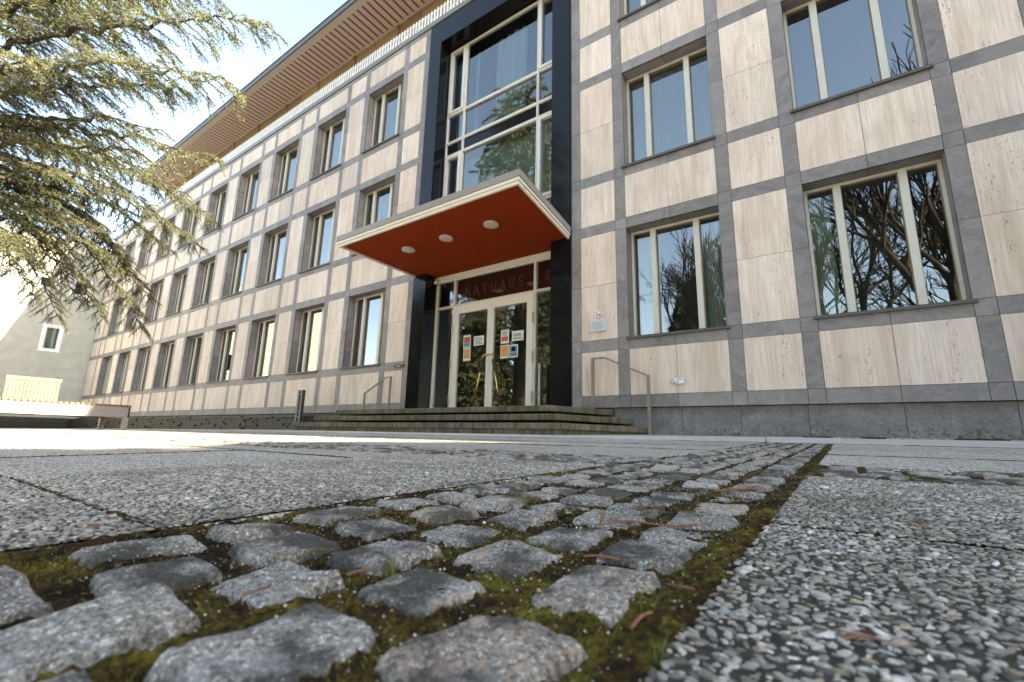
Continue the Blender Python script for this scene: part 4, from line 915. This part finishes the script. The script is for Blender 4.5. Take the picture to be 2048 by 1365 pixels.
for w_ in win3:
    m = MB(); t = .13; xx = NX - .10
    m.box(xx, xx + .09, w_[0], w_[0] + t, w_[2], w_[3]); m.box(xx, xx + .09, w_[1] - t, w_[1], w_[2], w_[3]); m.box(xx, xx + .09, w_[0] + t, w_[1] - t, w_[2], w_[2] + t); m.box(xx, xx + .09, w_[0] + t, w_[1] - t, w_[3] - t, w_[3])
    m.box(NX, NX + .02, w_[0] - .12, w_[0], w_[2] - .12, w_[3] + .12); m.box(NX, NX + .02, w_[1], w_[1] + .12, w_[2] - .12, w_[3] + .12); m.box(NX, NX + .02, w_[0], w_[1], w_[3], w_[3] + .12); m.box(NX, NX + .06, w_[0], w_[1], w_[2] - .12, w_[2])
    o = m.build('window', PVC, nbh)
    m = MB(); m.poly([(xx + .03, w_[0] + t, w_[2] + t), (xx + .03, w_[1] - t, w_[2] + t), (xx + .03, w_[1] - t, w_[3] - t), (xx + .03, w_[0] + t, w_[3] - t)]); m.build('pane', GLASS, o)
    m = MB(); m.box(xx - .4, xx - .35, w_[0], w_[1], w_[2], w_[3]); m.build('curtain', CURT if w_[0] > 7 and w_[2] < 6 else DARK, o)  # other windows get a dark sheet painting in the unlit room, not fabric

# ================================================================ TREES
def needles(P, D, n, L, wd, spread, droop=0.0):
    """P,D (N,3) points and directions; n thin leaves each"""
    N = len(P); P = np.repeat(P, n, 0); D = np.repeat(D, n, 0); r = rng.normal(0, 1, P.shape)
    d = D * .55 + r * spread; d /= np.linalg.norm(d, axis=1)[:, None] + 1e-9
    l = L * rng.uniform(.6, 1.15, (len(P), 1)); s_ = np.cross(d, rng.normal(0, 1, P.shape)); s_ /= np.linalg.norm(s_, axis=1)[:, None] + 1e-9
    base = P + r * .004; tip = base + d * l; tip[:, 2] -= droop * l[:, 0]
    V = np.stack([base - s_ * wd * .5, base + s_ * wd * .5, tip], 1).reshape(-1, 3); return V, np.arange(len(V)).reshape(-1, 3)
def curve(p0, p1, sag, n, wig=.0):
    t = np.linspace(0, 1, n)[:, None]; P = p0 + (p1 - p0) * t; P[:, 2] += sag * 4 * (t * (1 - t))[:, 0]
    if wig: P[1:-1] += rng.normal(0, wig, (n - 2, 3))
    return P
def smooth_tangent(P): T = np.gradient(P, axis=0); return T / (np.linalg.norm(T, axis=1)[:, None] + 1e-9)
CED = leafmat('cedar_needles', (.045, .062, .030), (.125, .145, .070), (.33, .325, .165), .9, .32); BARK = barkmat('cedar_bark', (.035, .026, .018), (.10, .08, .055))
TX, TY = -11.6, -.2; cedar = empty('cedar_tree', (TX, TY, float(gz(TX, TY))), label='large cedar with drooping layered branches at upper left', cat='tree')
o3 = np.array([TX, TY, float(gz(TX, TY))])
tb = MB(1.0); tb.tube([(0, 0, -.2), (.02, .01, .5), (.05, .0, 3), (.0, .05, 8), (.05, .0, 13), (0, 0, 18)], [.46, .40, .35, .26, .15, .03], 14)
NP, ND, FP, FD = [], [], [], []
def limb(p0, p1, sag, fine, r0=.07, sec=1.5, up=0.0):
    n = 26; P = curve(p0, p1, sag, n, .035); T = smooth_tangent(P); Ltot = np.linalg.norm(p1 - p0)
    tb.tube([tuple(q) for q in P], [r0 * (1 - .93 * i / (n - 1)) for i in range(n)], 7)
    steps_ = int(Ltot / (.092 if fine else .26)); side = 1
    for k in range(steps_):
        t = (.24 if fine else .12) + (.76 if fine else .88) * (k + rng.uniform(0, .9)) / steps_; i = min(int(t * (n - 1)), n - 2); q = P[i] + (P[i + 1] - P[i]) * (t * (n - 1) - i); tt = T[i]
        hor = np.cross(tt, [0, 0, 1]); hor /= np.linalg.norm(hor) + 1e-9; side = -side
        ln = sec * (1 - .72 * t) * rng.uniform(.55, 1.1) * (1.0 if t > .12 else .6); an = rng.uniform(.35, .75)
        dirv = tt * an + hor * side * (1 - an * .35) + np.array([0, 0, rng.uniform(-.30, .12)]); dirv /= np.linalg.norm(dirv)
        e = q + dirv * ln; e[2] -= .30 * ln * rng.uniform(.3, 1.6); m_ = 9 if fine else 5; B = curve(q, e, .05 * ln, m_, .012 * ln); TB = smooth_tangent(B)
        tb.tube([tuple(v) for v in B], [.012 * (1 - .8 * j / (m_ - 1)) * (1 if fine else 1.6) for j in range(m_)], 4, cap=False)
        st = .022 if fine else .085; cnt_ = max(3, int(ln / st)); ts = np.linspace(.06, 1, cnt_)
        idx = np.clip((ts * (m_ - 1)).astype(int), 0, m_ - 2); fr_ = (ts * (m_ - 1) - idx)[:, None]; Q = B[idx] + (B[idx + 1] - B[idx]) * fr_; D_ = TB[idx]
        (NP if fine else FP).append(Q); (ND if fine else FD).append(D_)
        if fine:
            for j in range(int(ln / .055)):
                tj = rng.uniform(.08, .97); ii = min(int(tj * (m_ - 1)), m_ - 2); q2 = B[ii]; h2 = np.cross(TB[ii], [0, 0, 1]) * (1 if j % 2 else -1)
                l2 = rng.uniform(.10, .30) * (1.1 - .5 * tj); d2 = TB[ii] * .8 + h2 * .7 + np.array([0, 0, rng.uniform(-.75, .1)]); d2 /= np.linalg.norm(d2)
                c2 = max(3, int(l2 / .026)); tq = np.linspace(.05, 1, c2)[:, None]; Q2 = q2 + d2 * l2 * tq; Q2[:, 2] -= (tq[:, 0] ** 2) * l2 * .25
                NP.append(Q2); ND.append(np.repeat(d2[None], c2, 0)); tb.tube([tuple(q2), tuple(Q2[-1])], [.004, .0015], 3, cap=False)
def rp(u, v, dep): d = ray(u, v) * dep; return np.array([d.x, d.y, d.z]) - o3
def trunkpt(h): return np.array([.03, .02, h])
# limbs whose tips reach into the view: (tip px, depth, height at trunk, sag, secondary length)
for (u, v, dep, h0, sag, sec) in [(545, 50, 5.6, 5.7, .35, 1.0), (470, 175, 5.3, 5.1, .45, 1.0), (385, 190, 5.9, 4.6, .45, .9), (310, -30, 5.8, 6.2, .3, 1.2), 
                                  (330, 260, 6.6, 4.4, .3, .7), (445, 325, 6.9, 4.35, .40, .62), (350, 335, 6.3, 3.9, .4, .6), (437, 450, 11.2, 4.6, .55, 1.15), (400, 495, 11.2, 4.3, .55, 1.2), (335, 500, 11.4, 4.4, .5, 1.2), (300, 420, 10.6, 4.8, .45, 1.1), (370, 400, 11.0, 5.0, .45, 1.0), 
                                  (300, 600, 12.0, 4.2, .80, 1.3), (262, 560, 11.6, 4.3, .75, 1.3), (285, 660, 12.0, 3.9, .9, 1.3), (205, 640, 11.6, 3.7, .8, 1.3), (150, 600, 11.2, 3.8, .7, 1.2), (120, 640, 11.0, 3.4, .7, 1.2), (225, 500, 11.2, 4.6, .6, 1.2), (150, 520, 11.0, 4.2, .6, 1.1), (60, 590, 10.2, 3.3, .6, 1.1), (50, 510, 6.4, 2.7, .4, .7), (215, 470, 7.4, 2.9, .45, .5), (20, 470, 6.0, 2.6, .3, .7), (60, 120, 5.8, 4.6, .3, 1.2), (430, -20, 6.3, 6.5, .4, 1.0)]:
    limb(trunkpt(h0 + .1), rp(u, v, dep), sag, True, .055, sec)
# rest of the crown, away from the view, and the high crown
for k in range(120):
    h = 2.8 + (k / 120) * 14.6; a = k * 2.399; R_ = (4.9 * (1 - (h / 19) ** 1.5) + .5) * rng.uniform(.75, 1.1)
    dx, dy = math.cos(a), math.sin(a); 
    if h < 8.0 and (dy > -.25): 
        if not (h > 6.9 and dy < .5 and dx < 0): continue
    if dy > .3 and h < 10: R_ *= .6
    e = np.array([dx * R_, dy * R_, h + R_ * rng.uniform(-.12, .18)]); limb(np.array([0, 0, h]), e, .25, False, .05, 1.7)
tb.build('trunk', BARK, cedar)
P, D = np.concatenate(NP), np.concatenate(ND); V1, F1 = needles(P, D, 6, .038, .0078, .80, .1)
P, D = np.concatenate(FP), np.concatenate(FD); V2, F2 = needles(P, D, 10, .20, .045, .8, .1)
print('cedar faces', len(F1), len(F2))
npmesh('crown', np.concatenate([V1, V2]), np.concatenate([F1, F2 + len(V1)]), CED, cedar)

# conifers mirrored in the glass; unseen evergreen row shaped to shade the foreground
FIR = leafmat('fir_needles', (.045, .055, .025), (.095, .105, .048), (.19, .18, .085), .6, .1)
def fir(H, R_, seed):
    r_ = np.random.default_rng(seed); root = empty('conifer', (0, 0, 0)); t_ = MB(1.0); t_.tube([(0, 0, -.3), (0, 0, H * .5), (0, 0, H)], [.22, .14, .02], 10); t_.build('trunk', BARK, root)
    n = 5200; h = r_.random(n) ** .85; z_ = .9 + h * (H - .9); rad = R_ * (1 - h) ** .8 * np.sqrt(r_.uniform(.12, 1, n)) * (1 + .22 * np.sin(z_ * 6)); a = r_.uniform(0, 2 * np.pi, n)
    P = np.stack([np.cos(a) * rad, np.sin(a) * rad, z_], 1); D = np.stack([np.cos(a), np.sin(a), -.35 + 0 * a], 1); V, F = needles(P, D, 6, .42, .13, .45, .15); npmesh('crown', V, F, FIR, root); return root
def oak(H, R_, seed):
    r_ = np.random.default_rng(seed); root = empty('shade_evergreen', (0, 0, 0)); t_ = MB(1.0); t_.tube([(0, 0, -.3), (0, 0, H * .5), (0, 0, H * .9)], [.20, .13, .03], 10); t_.build('trunk', BARK, root)
    n = 5600; h = r_.random(n); z_ = .7 + h * (H - .7); a = r_.uniform(0, 2 * np.pi, n); rad = R_ * (1 - h ** 5) ** .5 * np.sqrt(r_.uniform(.10, 1, n)) * (1 + .12 * np.sin(z_ * 2.5 + a * 2))
    P = np.stack([np.cos(a) * rad, np.sin(a) * rad, z_], 1); D = np.stack([np.cos(a), np.sin(a), .1 + 0 * a], 1); V, F = needles(P, D, 6, .30, .15, .7, .1); npmesh('crown', V, F, FIR, root); return root
def copy_tree(o, parent=None):
    c = o.copy(); COL.objects.link(c); c.parent = parent
    for ch in [q for q in bpy.data.objects if q.parent == o]: copy_tree(ch, c)
    return c
BB = barkmat('bare_bark', (.022, .018, .013), (.06, .05, .04))
def bare(H, seed, spread=.55, depth=7):
    r_ = random.Random(seed); root = empty('bare_tree', (0, 0, 0)); m = MB(1.0); tw = MB(1.0)
    def grow(p, d, L, r, k):
        mid = p + d * L * .5 + Vector([r_.gauss(0, .04 * L) for _ in range(3)]); e = p + d * L + Vector([r_.gauss(0, .05 * L) for _ in range(3)])
        (m if k > depth - 2 else tw).tube([p, mid, e], [r, r * .85, r * .68], 6 if k > depth - 3 else 3, cap=False)
        if k == 0: return
        for i in range(2 + (r_.random() < .75)):
            ax = Vector([r_.gauss(0, 1) for _ in range(3)]).cross(d).normalized(); ang = r_.uniform(.25, spread + .25); ang = ang if i else r_.uniform(.03, .18); nd = (Matrix.Rotation(ang, 3, ax) @ d); nd.z += .10; nd.normalize()
            grow(e if i else mid.lerp(e, r_.uniform(.4, 1)), nd, L * (r_.uniform(.60, .80) if i else r_.uniform(.80, .92)), r * (.60 if i else .78), k - 1)
    grow(Vector((0, 0, -.3)), Vector((0, 0, 1)), H * .19, H * .014, depth)
    m.build('trunk', BB, root); tw.build('crown', BB, root); return root
f1 = fir(12.0, 2.9, 3)
firs = [
        (-30.0, -22.0, 1.15, 'broad conifer standing alone at the far left behind the square'), (14.0, -22.0, 1.25, 'tallest conifer behind the square to the right'), (-10.5, -24.0, 1.1, 'conifer behind the square beyond the cedar'), (-20, -20, 1.2, 'conifer far behind the bench'),
        (-19.5, -6.5, .75, 'bushy conifer behind the cedar trunk'), (-23.0, -3.6, .6, 'low conifer left behind the cedar'), (-16.0, -9.5, .85, 'conifer in the gap behind the cedar'), (-26.5, -8.0, .9, 'conifer in front of the neighbour building'), (-23.5, -12.5, 1.1, 'dark conifer far behind the cedar'), (-12.0, -12.5, .95, 'conifer right of the cedar at the back of the square'), (-7.5, -17.5, 1.1, 'slim conifer between two leafless trees'), (-30.5, -14.0, 1.2, 'conifer at the far left corner of the square')]
for i, (X_, Y_, s_, lab) in enumerate(firs):
    o = f1 if i == 0 else copy_tree(f1); o.location = (X_, Y_, float(gz(X_, Y_))); o.scale = (s_, s_, s_); o.rotation_euler = (0, 0, i * 1.3); tag(o, lab, 'tree', 'conifers around the square')
k1 = oak(9.0, 1.75, 9)  # unseen row; crowns rounded and heights set to cast the foreground shade
for i, (Y_, s_, lab) in enumerate([(-1.2, 1.0, 'unseen shade-casting evergreen at the near end of the row right of the square'),
        (.8, 1.02, 'second unseen shade-casting evergreen of the row right of the square'), (2.7, 1.005, 'third unseen shade-casting evergreen of the row right of the square'), (4.3, .99, 'fourth unseen shade-casting evergreen of the row right of the square'), (5.9, .92, 'unseen shade-casting evergreen of the row nearest the building')]):
    o = k1 if i == 0 else copy_tree(k1); X_ = 12.5; o.location = (X_, Y_, float(gz(X_, Y_))); o.scale = (s_, s_, s_); o.rotation_euler = (0, 0, i * 1.1); tag(o, lab, 'tree', 'unseen shade-casting evergreens right of the square')
b1 = bare(20, 5); b2 = bare(18, 11, .5); b3 = bare(19, 23, .6)
bares = [(b1, 1.5, -12.5, 1.0, 'leafless tree with upright fan of branches behind the square'), (b2, 5.5, -13.5, 1.0, 'leafless tree with a slender trunk behind the square to the right'), (b3, -3.5, -14.0, 1.0, 'broad leafless tree behind the middle of the square'),
         (b2, 4.7, -10.0, 1.35, 'tallest leafless tree, closest to the middle of the square'), (b1, 9.5, -14.5, 1.1, 'leafless tree near the tallest conifer'), (b2, -8.0, -15.0, 1.1, 'leafless tree between the cedar and the square'), (b1, -1.0, -19.0, 1.1, 'leafless tree farthest back behind the square'), (b2, 11.5, -16.0, 1.15, 'leafless tree at the right end behind the square'),
         (b3, -15.0, -13.0, 1.0, 'leafless tree beyond the cedar on the left'), (b1, -22, -11, 1.0, 'leafless tree far left in front of the neighbour building')]
seen = set()
for i, (b_, X_, Y_, s_, lab) in enumerate(bares):
    o = b_ if b_.name not in seen else copy_tree(b_); seen.add(b_.name); o.location = (X_, Y_, float(gz(X_, Y_))); o.scale = (s_, s_, s_); o.rotation_euler = (0, 0, i * 2.1); tag(o, lab, 'tree', 'leafless trees behind the square')
